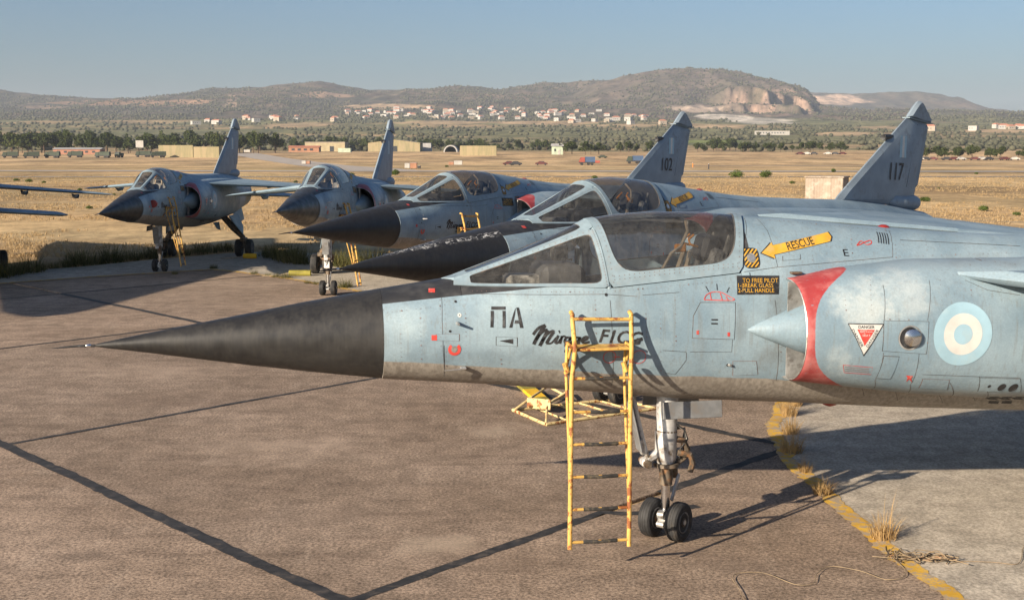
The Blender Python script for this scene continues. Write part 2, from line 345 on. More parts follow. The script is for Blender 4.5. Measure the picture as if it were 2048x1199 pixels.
def slab(outline, th, tmap, inset=.80):  # lens-section surface; outline in 2-D, tmap(u, v, h) -> xyz
    c = np.mean(np.array(outline), 0); n = len(outline); vs = []
    for k, sg in ((1.0, 0), (.985, .22), (inset, 1.0), (.985, -.22), (inset, -1.0)):
        for p in outline: q = c + (np.array(p) - c) * k; vs.append(tmap(q[0], q[1], sg * th / 2))
    f = []
    for i in range(n):
        j = (i + 1) % n
        f += [(i, j, n + j, n + i), (n + i, n + j, 2 * n + j, 2 * n + i), (j, i, 3 * n + i, 3 * n + j), (3 * n + j, 3 * n + i, 4 * n + i, 4 * n + j)]
    f += [tuple(2 * n + i for i in range(n)), tuple(4 * n + i for i in range(n - 1, -1, -1))]
    return MB().add(vs, f)
def window_patch(P, t0, t1, vlo, vhi, rc=.25, n=72):
    """surface P(t, v), 0..1; glass inside rounded window, frame around it"""
    ang = []; outer = []; inner = []
    for k in range(n):
        a = 2 * math.pi * (k + .5) / n; cx, sy = math.cos(a), math.sin(a); m = max(abs(cx), abs(sy)); ox, oy = cx / m, sy / m
        outer.append(((ox + 1) / 2, (oy + 1) / 2))
        e = 2 / rc; q = (abs(cx) ** e + abs(sy) ** e) ** (-1 / e); inner.append(((cx * q + 1) / 2, (sy * q + 1) / 2))
    def wi(u, v):
        t = t0 + (t1 - t0) * u; return (t, vlo(t) + (vhi(t) - vlo(t)) * v)
    fr = MB(); gl = MB(); K = 5; pts = []
    for i in range(K):
        for k in range(n):
            a = outer[k]; b = wi(*inner[k]); q = i / (K - 1); pts.append(P(a[0] + (b[0] - a[0]) * q, a[1] + (b[1] - a[1]) * q))
    fr.grid(pts, K, n, True)
    pts = []; L = 9
    for i in range(L):
        for k in range(n):
            q = 1.004 - i / (L - 1) * .99; u, v = inner[k]; t, vv = wi(.5 + (u - .5) * q, .5 + (v - .5) * q); pts.append(P(t, vv))
    gl.grid(pts, L, n, True); gl.f.append(tuple((L - 1) * n + k for k in range(n)))
    return fr, gl, [P(*wi(*q)) for q in inner]
def thicken(o, d=.012, off=1.0):
    m = o.modifiers.new('solid', 'SOLIDIFY'); m.thickness = d; m.offset = off; q = o.modifiers.new('split', 'EDGE_SPLIT'); q.split_angle = R(35); return o

def make_fighter():
    root = empty('fighter_jet')
    solid = MB()                                     # everything the markings are laid on
    # ---- radome and fuselage
    rs = [(-4.88, 1.905, .004), (-4.80, 1.908, .022), (-4.6, 1.912, .055), (-4.42, 1.915, .085), (-4.03, 1.918, .15), (-3.62, 1.922, .218), (-3.21, 1.93, .285), (-2.8, 1.936, .345), (-2.55, 1.94, .38)]
    m = MB(); pts = []
    ss = np.linspace(-4.88, -2.552, 26)
    for s_ in ss:
        zc = itp(s_, [q[0] for q in rs], [q[1] for q in rs]); r = itp(s_, [q[0] for q in rs], [q[2] for q in rs])
        pts += [(s_, r * math.cos(a), zc + r * math.sin(a)) for a in np.linspace(0, 2 * math.pi, 48, endpoint=False)]
    m.grid(pts, 26, 48, True); m.f.append(tuple(range(48))); m.f.append(tuple(25 * 48 + k for k in range(48)))
    m.build('radome', 'radome_black', root, True, 60); solid.add(m.v, m.f)
    # probe on the radome tip
    p = MB().tube([(-4.86, 0, 1.905), (-4.98, 0, 1.906), (-5.10, 0, 1.898), (-5.19, 0, 1.892)], [.013, .010, .008, .003], 8)
    pr = p.build('pitot_probe', 'marking_black', root); MB().lathe((-4.93, 0, 1.906), (1, 0, 0), [(0, .009), (.008, .013), (.035, .014), (.045, .010)], 12).build('probe_collar', 'chrome', pr)
    m = MB(); st = []
    for s_ in np.linspace(-2.55, -1.9, 9): st.append((s_, False))
    for s_ in np.linspace(-1.895, .468, 36): st.append((s_, True))
    for s_ in np.linspace(.472, 3.5, 31): st.append((s_, False))
    for s_ in np.linspace(3.7, 9.6, 28): st.append((s_, False))
    nr = len(ring(0, True)); pts = []
    for s_, op in st: pts += ring(s_, op)
    m.grid(pts, len(st), nr, True); m.f.append(tuple(range(nr))); m.f.append(tuple((len(st) - 1) * nr + k for k in range(nr)))
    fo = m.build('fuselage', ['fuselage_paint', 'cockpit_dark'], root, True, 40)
    for pl in fo.data.polygons:
        c = pl.center
        if .468 < c.x < .60 and c.z > 2.50 + (c.x - .47) * 2.2: pl.material_index = 1
        if -1.9 < c.x < .47:
            ps = sill_psi(c.x); ys, zs = upper(c.x, ps)
            if abs(c.y) < ys - .012 and c.z > 1.7 and c.z < zs + .02: pl.material_index = 1
            elif abs(c.y) < ys - .02 and c.z > 1.7: pl.material_index = 1
    solid.add(m.v, m.f)
    # ---- canopy
    def canopyP(a, v):
        sg = -1 if v < .5 else 1; hgt = 1 - abs(2 * v - 1)
        s_ = (-.677 - .10 * hgt) * (1 - a) + (.475 + .165 * hgt) * a
        ps = sill_psi(s_); psi = ps + (math.pi / 2 - ps) * hgt; y, z = upper(s_, psi)
        return (s_, sg * (y + .006), z + .006)
    fr, gl, edge = window_patch(canopyP, .052, .945, lambda t: .054, lambda t: .946, .27, 120)
    co = fr.build('canopy', 'frame_paint', root, True, 30); thicken(co, .012, 0)
    go = gl.build('canopy_glass', 'canopy_glass', co, True, 80)
    e = MB().tube(edge + edge[:1], .007, 6, False); e.build('glass_seal', 'panel_gap', co)
    bolts = MB()
    def bolt(Pf, t, v, r=.0042):
        p = Vector(Pf(t, v)); a = Vector(Pf(min(1, t + .01), v)) - Vector(Pf(max(0, t - .01), v)); b = Vector(Pf(t, min(1, v + .01))) - Vector(Pf(t, max(0, v - .01))); nn = a.cross(b).normalized()
        if nn.dot(p - Vector((p.x, 0, 2.2))) < 0: nn = -nn
        u = nn.orthogonal().normalized(); w_ = nn.cross(u); p = p + nn * .0085; bolts.add([p + r * (math.cos(k * 1.0472) * u + math.sin(k * 1.0472) * w_) for k in range(6)], [tuple(range(6))])
    for k in range(34): bolt(canopyP, .03, .02 + .96 * k / 33); bolt(canopyP, .97, .02 + .96 * k / 33)
    for k in range(26): bolt(canopyP, .04 + .92 * k / 25, .03); bolt(canopyP, .04 + .92 * k / 25, .97); bolt(canopyP, .04 + .92 * k / 25, .045); bolt(canopyP, .04 + .92 * k / 25, .955)
    # bow that parts canopy and windscreen
    # ---- windscreen
    def bow(psi):
        ps0 = sill_psi(-.68); hgt = (psi - ps0) / (math.pi / 2 - ps0); s_ = -.682 - .10 * hgt; y, z = upper(s_, psi); return Vector((s_, y + .004, z + .004))
    ps0 = sill_psi(-.68); psC = math.pi / 2 - .40
    C0 = Vector((-1.935, .115, 2.405)); C1 = bow(psC)
    def sillL(t):
        s_ = -1.95 + (1.27) * t; y, z = upper(s_, sill_psi(s_) if s_ > -1.93 else sill_psi(-1.93)); return Vector((s_, y + .004, z))
    def sideP(sg):
        def f(t, v):
            a = sillL(t); b = C0.lerp(C1, t); q = a.lerp(b, v); q += t ** 3 * (bow(ps0 + (psC - ps0) * v) - sillL(1).lerp(C1, v)); return (q.x, sg * q.y, q.z)
        return f
    wr = None
    MB().tube([bow(ps0 + (math.pi / 2 - ps0) * q) * 1 + Vector((.003, -.02, -.012)) for q in np.linspace(0, 1, 14)] + [Vector((1, -1, 1)) * bow(ps0 + (math.pi / 2 - ps0) * q) + Vector((.003, .02, -.012)) for q in np.linspace(1, 0, 14)], .022, 8).build('canopy_bow', 'frame_paint', root)
    for sg in (-1, 1):
        ln = lambda t: max(.04, (C0.lerp(C1, t) - sillL(t)).length)
        fr, gl, edge = window_patch(sideP(sg), .11, .962, lambda t: min(.42, .03 / ln(t)), lambda t: max(.55, 1 - .04 / ln(t)), .16, 96)
        if wr is None: wr = fr.build('windscreen', 'frame_paint', root, True, 60); thicken(wr, .01, 0)
        else: thicken(fr.build('side_frame', 'frame_paint', wr, True, 60), .01, 0)
        for k in range(22): bolt(sideP(sg), .12 + .84 * k / 21, .985 if False else max(.6, 1 - .018 / ln(.12 + .84 * k / 21))); bolt(sideP(sg), .985, .04 + .92 * k / 21)
        gl.build('windscreen_pane', 'canopy_glass', wr); MB().tube(edge + edge[:1], .006, 6, False).build('pane_seal', 'panel_gap', wr)
    def midP(t, v):
        b = C0.lerp(C1, t); w_ = (2 * v - 1); z = b.z + .012 * (1 - w_ * w_) * t; q = Vector((b.x, b.y * w_, z))
        bb = bow(math.pi / 2 - .40 * abs(w_)); q.x += t ** 3 * (bb.x - C1.x); q.z += t ** 3 * (bb.z - C1.z - .012 * (1 - w_ * w_)); return tuple(q)
    fr, gl, edge = window_patch(midP, .10, .93, lambda t: .14, lambda t: .86, .12, 72)
    thicken(fr.build('front_frame', 'frame_paint', wr, True, 60), .01, 0); gl.build('front_pane', 'canopy_glass', wr); MB().tube(edge + edge[:1], .005, 6, False).build('pane_seal', 'panel_gap', wr)
    tag(bolts.build('frame_bolts', 'worn_panel_gap', root, False), kind='stuff')
    tip = MB(); tip.add([(-2.03, 0, 2.40), (-1.93, -.115, 2.412), (-1.93, .115, 2.412), (-1.95, -.17, 2.355), (-1.95, .17, 2.355), (-1.90, 0, 2.424)], [(0, 1, 5, 2), (0, 3, 1), (0, 2, 4)]); tip.build('fairing', 'frame_paint', wr, False)
    # ---- cockpit
    cp = MB().cbox((-1.02, 0, 2.36), (.38, .62, .30), .05); cp.build('instrument_panel', 'cockpit_dark', root)
    cs = MB().cbox((-1.30, 0, 2.36), (.34, .34, .12), .03); cs.build('coaming', 'seat_grey', root)
    h = MB().cbox((-1.0, 0, 2.60), (.14, .12, .14), .02); hd = h.build('gun_sight', 'seat_grey', root)
    MB().box((-.88, 0, 2.69), (.012, .15, .13), Matrix.Rotation(R(-40), 3, 'Y')).build('sight_glass', 'lamp_glass', hd)
    M = Matrix.Rotation(R(17), 3, 'Y')
    se = MB().cbox((.27, 0, 2.22), (.13, .44, .84), .03, M).build('ejection_seat', 'seat_grey', root)
    MB().cbox((.33, 0, 2.62), (.16, .30, .24), .04, M).build('headrest', 'cockpit_dark', se)
    MB().cbox((.10, 0, 1.95), (.42, .42, .16), .04).build('seat_cushion', 'seat_grey', se)
    for sg in (-1, 1):
        MB().cbox((.36, sg * .19, 2.33), (.05, .03, .86), .008, M).build('seat_rail', 'seat_grey', se)
        MB().tube([(.20, sg * .05, 2.74), (.15, sg * .06, 2.70), (.15, sg * .10, 2.66), (.22, sg * .11, 2.64)], .011, 6).build('firing_handle', 'seat_orange', se)
        MB().tube([(.16, sg * .08, 2.6), (.10, sg * .11, 2.4), (.04, sg * .12, 2.2), (.06, sg * .14, 2.05)], .022, 6).build('harness_strap', 'seat_beige', se)
    MB().tube([(-.28, -.30, 2.33), (-.18, -.30, 2.44), (-.08, -.28, 2.60), (.02, -.24, 2.66), (.10, -.17, 2.78), (.12, -.06, 2.86)], .014, 6).build('canopy_strut', 'seat_beige', root)
    MB().cbox((.02, -.22, 2.64), (.10, .05, .07), .012).build('oxygen_bottle', 'seat_orange', root)
    MB().tube([(-.02, -.27, 2.36), (.12, -.26, 2.40), (.20, -.22, 2.36)], .02, 8).build('hose', 'gear_silver', root)
    for k in range(5): MB().cbox((.40 + .02 * (k % 2), -.20 + .1 * k, 2.50 + .06 * (k % 3)), (.09, .05, .09), .01).build('seat_box', 'seat_grey', se)
    # ---- intakes
    NS = [.87, .95, 1.3, 2.0, 2.7, 4, 6, 7.5, 8.7, 9.6]
    NY = [.555, .555, .555, .55, .54, .50, .40, .24, .06, .0]; NZ = [1.96, 1.96, 1.97, 1.955, 1.92, 1.89, 1.88, 1.88, 1.89, 1.90]
    NA = [.43, .438, .468, .50, .51, .52, .52, .50, .52, .50]; NB = [.437, .445, .505, .585, .615, .64, .61, .56, .52, .50]
    def nring(s_, sg, d=0.0):
        yc, zc, a, b = (itp(s_, NS, q) for q in (NY, NZ, NA, NB)); n_ = 2.15 + .25 * min(1, max(0, (s_ - .9) / 1.6)); out = []
        for k in range(44):
            t = 2 * math.pi * k / 44; c, q = math.cos(t), math.sin(t)
            out.append((s_, sg * (yc + (a - d) * math.copysign(abs(c) ** (2 / n_), c)), zc + (b - d) * math.copysign(abs(q) ** (2 / n_), q)))
        return out
    for sg in (-1, 1):
        m = MB(); pts = []; sl = [.87, .885, .92, .97] + list(np.linspace(1.05, 3.4, 24)) + list(np.linspace(3.6, 9.58, 26))
        for s_ in sl: pts += nring(s_, sg, .008 if s_ == .87 else 0.0)
        m.grid(pts, len(sl), 44, True); m.f.append(tuple((len(sl) - 1) * 44 + k for k in range(44)))
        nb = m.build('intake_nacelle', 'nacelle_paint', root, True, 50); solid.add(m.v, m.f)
        d = MB(); pts = []
        for s_, dd in ((.87, .008), (.885, .020), (1.0, .030), (1.3, .045), (1.8, .10), (2.2, .16)): pts += nring(s_, sg, dd)
        d.grid(pts, 6, 44, True); d.f.append(tuple(5 * 44 + k for k in range(44))); d.build('intake_duct', 'duct_grey', nb, True, 60)
        l = MB(); pts = []
        for s_, dd in ((.868, .013), (.862, .009), (.868, .004)): pts += nring(.87, sg, dd) if False else [(s_, p[1], p[2]) for p in nring(.87, sg, dd)]
        l.grid(pts, 3, 44, True); l.build('intake_lip', 'bare_metal', nb)
        c = MB(); prof = [(0, .004), (.10, .055), (.25, .115), (.42, .185), (.60, .245), (.9, .27), (1.3, .20)]
        c.lathe((.50, sg * .56, 1.965), (1, sg * .03, 0), prof, 28); c.build('shock_cone', 'plain_paint', root, True, 50)
        sp = MB(); sp.box((.93, sg * .605, 1.96), (.16, .012, .82)); sp.build('splitter_plate', 'bare_metal', nb)
    # ---- wings
    for sg in (-1, 1):
        wz = lambda t: 2.43 - .085 * (t - .9)
        ol = [(2.20, .80), (2.42, 1.05), (4.45, 2.95), (4.32, 2.98), (5.45, 4.02), (5.75, 4.16), (6.95, 4.18), (7.0, 4.1), (6.05, .80)]
        wg = slab(ol, .13, lambda u, v, h: (u, sg * v, wz(v) + h * (1.12 - .17 * v)), .86).build('wing', 'plain_paint', root, True, 25)
        for tt, ln_ in ((1.9, .55), (3.2, .45)):
            te = 6.05 + (tt - .8) * .29
            MB().tube([(te - ln_ - .3, sg * tt, wz(tt) - .06), (te - ln_, sg * tt, wz(tt) - .13), (te - .1, sg * tt, wz(tt) - .12), (te + .15, sg * tt, wz(tt) - .05)], [.01, .055, .06, .008], 8).build('flap_fairing', 'plain_paint', wg)
        MB().box((6.0, sg * 2.4, wz(2.4) + .074), (.02, 2.9, .006), Matrix.Rotation(sg * R(-16), 3, 'Z')).build('flap_gap', 'panel_gap', wg)
        tl = [(7.55, .35), (9.15, 2.10), (9.3, 2.18), (10.05, 2.18), (10.08, 2.1), (9.55, .35)]
        slab(tl, .10, lambda u, v, h: (u, sg * v, 1.90 - .07 * (v - .4) + h), .82).build('tailplane', 'plain_paint', root, True, 25)
        vl = [(7.0, 0), (7.9, -.42), (8.5, -.36), (8.75, .12)]
        slab(vl, .06, lambda u, v, h: (u, sg * (.34 - .35 * v) + h, 1.36 + v), .8).build('ventral_fin', 'plain_paint', root, True, 25)
    # ---- fin
    fl = [(6.1, 2.55), (6.35, 2.72), (9.02, 4.24), (9.82, 4.14), (9.42, 2.72), (9.2, 2.55)]
    fmap = lambda u, v, h: (u, h, v)
    fin = slab(fl, .13, fmap, .84).build('fin', 'fin_paint', root, True, 25)
    cl = [(8.94, 4.19), (9.24, 4.42), (9.36, 4.50), (9.47, 4.51), (9.56, 4.46), (10.0, 4.14), (9.98, 4.09), (9.5, 4.12)]
    cap = slab(cl, .135, fmap, .8).build('fin_cap', 'fin_paint', fin, True, 25)
    MB().box((9.44, 0, 4.135), (1.06, .15, .014), Matrix.Rotation(R(4), 3, 'Y')).build('antenna_strip', 'frame_paint', cap)
    rl = [(9.30, 4.08), (9.83, 4.08), (9.46, 2.86), (8.92, 2.86)]
    rd = slab(rl, .105, fmap, .9).build('rudder', 'fin_paint', fin, False)
    for sg in (-1, 1): MB().tube([(9.30, sg * .055, 4.06), (8.93, sg * .064, 2.88)], .006, 5).build('rudder_hinge', 'panel_gap', fin)
    MB().lathe((8.3, 0, 2.60), (1, 0, -.02), [(0, .03), (.2, .13), (1.05, .15), (1.16, .13), (1.2, .06)], 16).build('parachute_housing', 'fin_paint', fin)
    MB().tube([(8.02, 0, 3.76), (8.0, 0, 3.77), (8.22, 0, 3.79), (8.45, 0, 3.80)], [.01, .055, .05, .03], 8).build('antenna_pod', 'marking_black', fin)
    for sg in (-1, 1):
        fb = MB(); yy = sg * .085
        for k, mt in ((0, 'marking_lightblue'), (1, 'marking_white'), (2, 'marking_lightblue')):
            x0 = 8.62 + k * .09; MB().box((x0, sg * .066, 3.62), (.088, .006, .40)).build('flag_stripe', mt, fin, False)
    # ---- tail pipe
    nz = MB(); nz.lathe((9.45, 0, 1.90), (1, 0, 0), [(0, .50), (.15, .50), (.5, .43), (.5, .40), (.2, .42), (.1, .40)], 32); nz.build('exhaust_nozzle', 'nozzle_metal', root)
    # ---- nose gear: upper part fixed, lower part (own child) can drop
    g = MB().tube([(0, 0, 1.42), (-.005, 0, 1.0), (-.01, 0, .98), (-.012, 0, .74), (-.012, 0, .68)], [.098, .094, .100, .096, .07], 18)
    ng = g.build('nose_gear_leg', 'gear_silver', root)
    MB().lathe((-.008, 0, .965), (0, 0, 1), [(0, .094), (.01, .098), (.025, .098), (.035, .094)], 18).build('leg_band', 'greasy_metal', ng)
    MB().cbox((-.13, 0, .76), (.20, .09, .07), .02, Matrix.Rotation(R(-30), 3, 'Y')).cbox((-.20, 0, .71), (.08, .12, .08), .02).build('steering_lug', 'gear_silver', ng)
    MB().lathe((-.20, -.10, .71), (0, 1, 0), [(0, .035), (.2, .035)], 10).build('lug_pin', 'greasy_metal', ng)
    MB().tube([(.06, -.03, .92), (.14, -.04, .90), (.18, -.02, .82), (.16, 0, .74), (.10, 0, .70)], .032, 7).tube([(.08, -.07, .80), (.19, -.08, .78), (.22, -.07, .70), (.20, -.06, .62)], .028, 7).build('hydraulic_unit', 'greasy_metal', ng)
    for k in range(5):
        MB().tube([(.07, -.06 + .03 * k, 1.06 - .02 * k), (.14 + .01 * k, -.08 + .03 * k, 1.0), (.17, -.07 + .03 * k, .92), (.10, -.05, .82 - .02 * k)], .007, 5).build('hydraulic_hose', 'bare_metal' if k % 2 else 'tyre_rubber', ng)
    MB().tube([(-.34, -.02, 1.36), (-.24, -.02, .95), (-.19, -.02, .76)], .022, 8).tube([(-.30, .05, 1.36), (-.21, .05, .80)], .013, 6).build('drag_strut', 'gear_silver', ng)
    MB().cbox((-.24, -.02, .86), (.055, .06, .15), .012, Matrix.Rotation(R(-14), 3, 'Y')).build('lock_jack', 'bare_metal', ng)
    lo = MB().tube([(-.012, 0, .95), (-.012, 0, .52)], .044, 14).tube([(-.012, 0, .50), (-.012, 0, .19)], .041, 14)
    low = lo.build('oleo_piston', 'chrome', root)
    MB().tube([(-.012, 0, .70), (-.012, 0, .67), (-.012, 0, .66), (-.012, 0, .50)], [.11, .115, .062, .058], 14).tube([(.03, 0, .68), (.15, 0, .60), (.17, 0, .53)], [.035, .035, .025], 8).build('torque_collar', 'greasy_metal', low)
    for sg in (-1, 1): MB().cbox((.115, sg * .03, .45), (.045, .018, .26), .006, Matrix.Rotation(R(32), 3, 'Y')).build('torque_link', 'gear_silver', low)
    MB().lathe((-.012, -.20, .18), (0, 1, 0), [(0, .022), (.4, .022)], 10).lathe((-.012, -.045, .19), (0, 1, 0), [(0, .06), (.09, .06)], 14).build('axle', 'bare_metal', low)
    MB().lathe((-.075, -.03, .235), (0, 1, 0), [(0, .042), (.06, .042)], 14).lathe((-.09, -.035, .15), (0, 1, 0), [(0, .03), (.07, .03)], 12).build('tow_eye', 'bare_metal', low)
    def wheel(parent, c, r, wd, sg):
        ty = MB().lathe(c, (0, 1, 0), [(-wd / 2 + .014, r * .52), (-wd / 2, r * .70), (-wd / 2 + .004, r * .88), (-wd * .36, r * .97), (-wd * .2, r), (-wd * .19, r * .985), (-wd * .17, r * .985), (-wd * .16, r), (-.004, r), (-.003, r * .985), (.003, r * .985), (.004, r), (wd * .16, r), (wd * .17, r * .985), (wd * .19, r * .985), (wd * .2, r), (wd * .36, r * .97), (wd / 2 - .004, r * .88), (wd / 2, r * .70), (wd / 2 - .014, r * .52)], 36).build('tyre', 'tyre_rubber', parent, True, 30)
        MB().lathe(c, (0, 1, 0), [(-wd / 2 + .022, r * .30), (-wd / 2 + .020, r * .46), (-wd / 2 + .006, r * .50), (-wd / 2 + .008, r * .54), (wd / 2 - .008, r * .54), (wd / 2 - .006, r * .50), (wd / 2 - .020, r * .46), (wd / 2 - .022, r * .30)], 28).build('rim', 'rim_grey', ty)
        MB().lathe(c, (0, 1, 0), [(-wd / 2 + .004, r * .10), (-wd / 2 + .006, r * .22), (wd / 2 - .006, r * .22), (wd / 2 - .004, r * .10)], 18).build('hub', 'greasy_metal', ty)
    for sg in (-1, 1): wheel(low, (-.012, sg * .135, .178), .178, .125, sg)
    # nose gear doors
    MB().cbox((.13, -.30, 1.235), (.54, .014, .15), .005, Matrix.Rotation(R(-8), 3, 'X')).build('gear_door', 'door_grey', root, False)
    MB().cbox((.13, .30, 1.235), (.54, .014, .15), .005, Matrix.Rotation(R(8), 3, 'X')).build('gear_door', 'door_grey', root, False)
    MB().cbox((-.31, 0, 1.06), (.016, .16, .50), .005, Matrix.Rotation(R(-13), 3, 'Y')).build('front_door', 'door_grey', root, False)
    # ---- main gear
    for sg in (-1, 1):
        lg = MB().tube([(4.75, sg * .62, 1.35), (4.88, sg * .95, .92), (5.0, sg * 1.22, .62), (5.0, sg * 1.25, .30)], [.10, .10, .085, .06], 12).build('main_gear_leg', 'greasy_metal', root)
        MB().tube([(5.5, sg * .7, 1.25), (5.1, sg * 1.18, .66)], .045, 8).build('retraction_jack', 'gear_silver', lg)
        MB().cbox((5.0, sg * 1.24, .55), (.42, .16, .12), .02).build('gear_beam', 'greasy_metal', lg)
        MB().lathe((5.0, sg * 1.25 - .27, .28), (0, 1, 0), [(0, .03), (.54, .03)], 10).build('axle', 'greasy_metal', lg)
        for q in (-1, 1): wheel(lg, (5.0, sg * 1.25 + q * .17, .28), .28, .20, sg)
        MB().add([(4.3, sg * .95, 1.35), (5.5, sg * .95, 1.35), (5.35, sg * 1.15, .95), (4.9, sg * 1.25, .72), (4.6, sg * 1.15, .95)], [(0, 1, 2, 3, 4)]).build('main_gear_door', 'plain_paint', root, False)
        thicken(child(root, 'main_gear_door')[-1], .02, 0)
        MB().add([(3.9, sg * .55, 1.16), (4.6, sg * .55, 1.14), (4.5, sg * .62, .88), (4.15, sg * .60, .95)], [(0, 1, 2, 3)]).build('inner_gear_door', 'plain_paint', root, False)
        thicken(child(root, 'inner_gear_door')[-1], .02, 0)
    # ---- little things on the skin
    MB().lathe((1.55, 0, 1.20), (0, 0, -1), [(-.05, .09), (0, .085), (.035, .06), (.05, .02)], 16).build('beacon', 'beacon_red', root)
    MB().lathe((2.02, 0, 2.765), (0, 0, 1), [(-.05, .08), (0, .07), (.03, .045), (.04, .02)], 16).build('beacon', 'beacon_red', root)
    return root, solid

FIGHTER, SOLID = make_fighter()
BVH = BVHTree.FromPolygons([Vector(v) for v in SOLID.v], SOLID.f)

# ---------------------------------------------------------------- markings laid on the skin (side coordinates: s aft, z up)
PA = (1.387, 10.951, .193)
def skin(px, py):                      # where a picture point of the nearest jet lies on its skin -> (s, z)
    d = ray(px, py); c, sn = math.cos(PA[2]), math.sin(PA[2])
    o = Vector(((0 - PA[0]) * c + (0 - PA[1]) * sn, -(0 - PA[0]) * sn + (0 - PA[1]) * c, CAMH))
    dl = Vector((d[0] * c + d[1] * sn, -d[0] * sn + d[1] * c, d[2])).normalized()
    h = BVH.ray_cast(o, dl)[0]
    if h is None:
        k = (-.45 - o.y) / dl.y; h = o + dl * k
    return (h.x, h.z)
def lay(vs, fs, name, mat, parent, eps=.003, maxlen=.045, side=-1):
    bm = bmesh.new(); bv = [bm.verts.new((v[0], v[1], 0)) for v in vs]
    for f in fs:
        try: bm.faces.new([bv[i] for i in f])
        except ValueError: pass
    bmesh.ops.triangulate(bm, faces=bm.faces)
    for _ in range(6):
        ed = [e for e in bm.edges if e.calc_length() > maxlen]
        if not ed: break
        bmesh.ops.subdivide_edges(bm, edges=ed, cuts=1); bmesh.ops.triangulate(bm, faces=bm.faces)
    for v in bm.verts:
        h, nrm, _, _ = BVH.ray_cast(Vector((v.co.x, side * 3, v.co.y)), Vector((0, -side, 0)))
        if h is None: h = Vector((v.co.x, side * .1, v.co.y)); nrm = Vector((0, side, 0))
        if nrm.y * side < 0: nrm = -nrm
        v.co = h + nrm * eps
    m = bpy.data.meshes.new(name); bm.to_mesh(m); bm.free()
    return obj(name, m, mat, parent, True, 80)
def poly(pp, name, mat, parent, eps=.003, px=True, **k):
    q = [skin(*p) for p in pp] if px else pp
    return lay(q, [tuple(range(len(q)))], name, mat, parent, eps, **k)
def stroke(lines, wd, name, mat, parent, eps=.003, px=True):
    vs = []; fs = []
    for L in lines:
        q = [np.array(skin(*p)) if px else np.array(p) for p in L]; o = len(vs)
        if len(q) > 2 and wd > .006:                                # smooth brush strokes
            t = np.linspace(0, 1, len(q)); tt = np.linspace(0, 1, len(q) * 4)
            q = [np.array([catmull(t, [p[0] for p in q], x), catmull(t, [p[1] for p in q], x)]) for x in tt]
        for i, p in enumerate(q):
            d = q[min(i + 1, len(q) - 1)] - q[max(i - 1, 0)]; d = d / (np.linalg.norm(d) + 1e-9); n_ = np.array([-d[1], d[0]]) * wd / 2
            vs += [p + n_, p - n_]
        for i in range(len(q) - 1): fs.append((o + 2 * i, o + 2 * i + 1, o + 2 * i + 3, o + 2 * i + 2))
    return lay(vs, fs, name, mat, parent, eps)
def catmull(t, v, x):
    n_ = len(v); f = x * (n_ - 1); i = min(int(f), n_ - 2); u = f - i
    p0, p1, p2, p3 = v[max(i - 1, 0)], v[i], v[i + 1], v[min(i + 2, n_ - 1)]
    return .5 * (2 * p1 + (p2 - p0) * u + (2 * p0 - 5 * p1 + 4 * p2 - p3) * u * u + (3 * p1 - p0 - 3 * p2 + p3) * u ** 3)
def disc(c, r0, r1, name, mat, parent, eps=.003, n=48, a0=0, a1=2 * math.pi):
    vs = []; fs = []
    for i in range(n + 1):
        a = a0 + (a1 - a0) * i / n
        for r in (max(r0, .001), r1): vs.append((c[0] + r * math.cos(a), c[1] + r * math.sin(a)))
    for i in range(n): fs.append((2 * i, 2 * i + 1, 2 * i + 3, 2 * i + 2))
    return lay(vs, fs, name, mat, parent, eps)
def text_mesh(txt, shear=0, bold=0):
    cu = bpy.data.curves.new('txt', 'FONT'); cu.body = txt; cu.size = 1; cu.shear = shear; cu.offset = bold; cu.resolution_u = 3
    o = bpy.data.objects.new('txt', cu); COL.objects.link(o); dg = bpy.context.evaluated_depsgraph_get(); dg.update()
    m = bpy.data.meshes.new_from_object(o.evaluated_get(dg)); v = np.array([q.co[:2] for q in m.vertices]); f = [tuple(p.vertices) for p in m.polygons]
    bpy.data.objects.remove(o); bpy.data.curves.remove(cu); bpy.data.meshes.remove(m)
    lo, hi = v.min(0), v.max(0); return (v - lo) / (hi - lo), f
def text(txt, p0, p1, hgt, name, mat, parent, eps=.004, px=True, shear=0, bold=0, maxlen=.045):
    v, f = text_mesh(txt, shear, bold); a = np.array(skin(*p0)) if px else np.array(p0); b = np.array(skin(*p1)) if px else np.array(p1)
    d = b - a; u = d / np.linalg.norm(d); n_ = np.array([-u[1], u[0]])
    return lay([a + d * q[0] + n_ * hgt * q[1] for q in v], f, name, mat, parent, eps, maxlen)

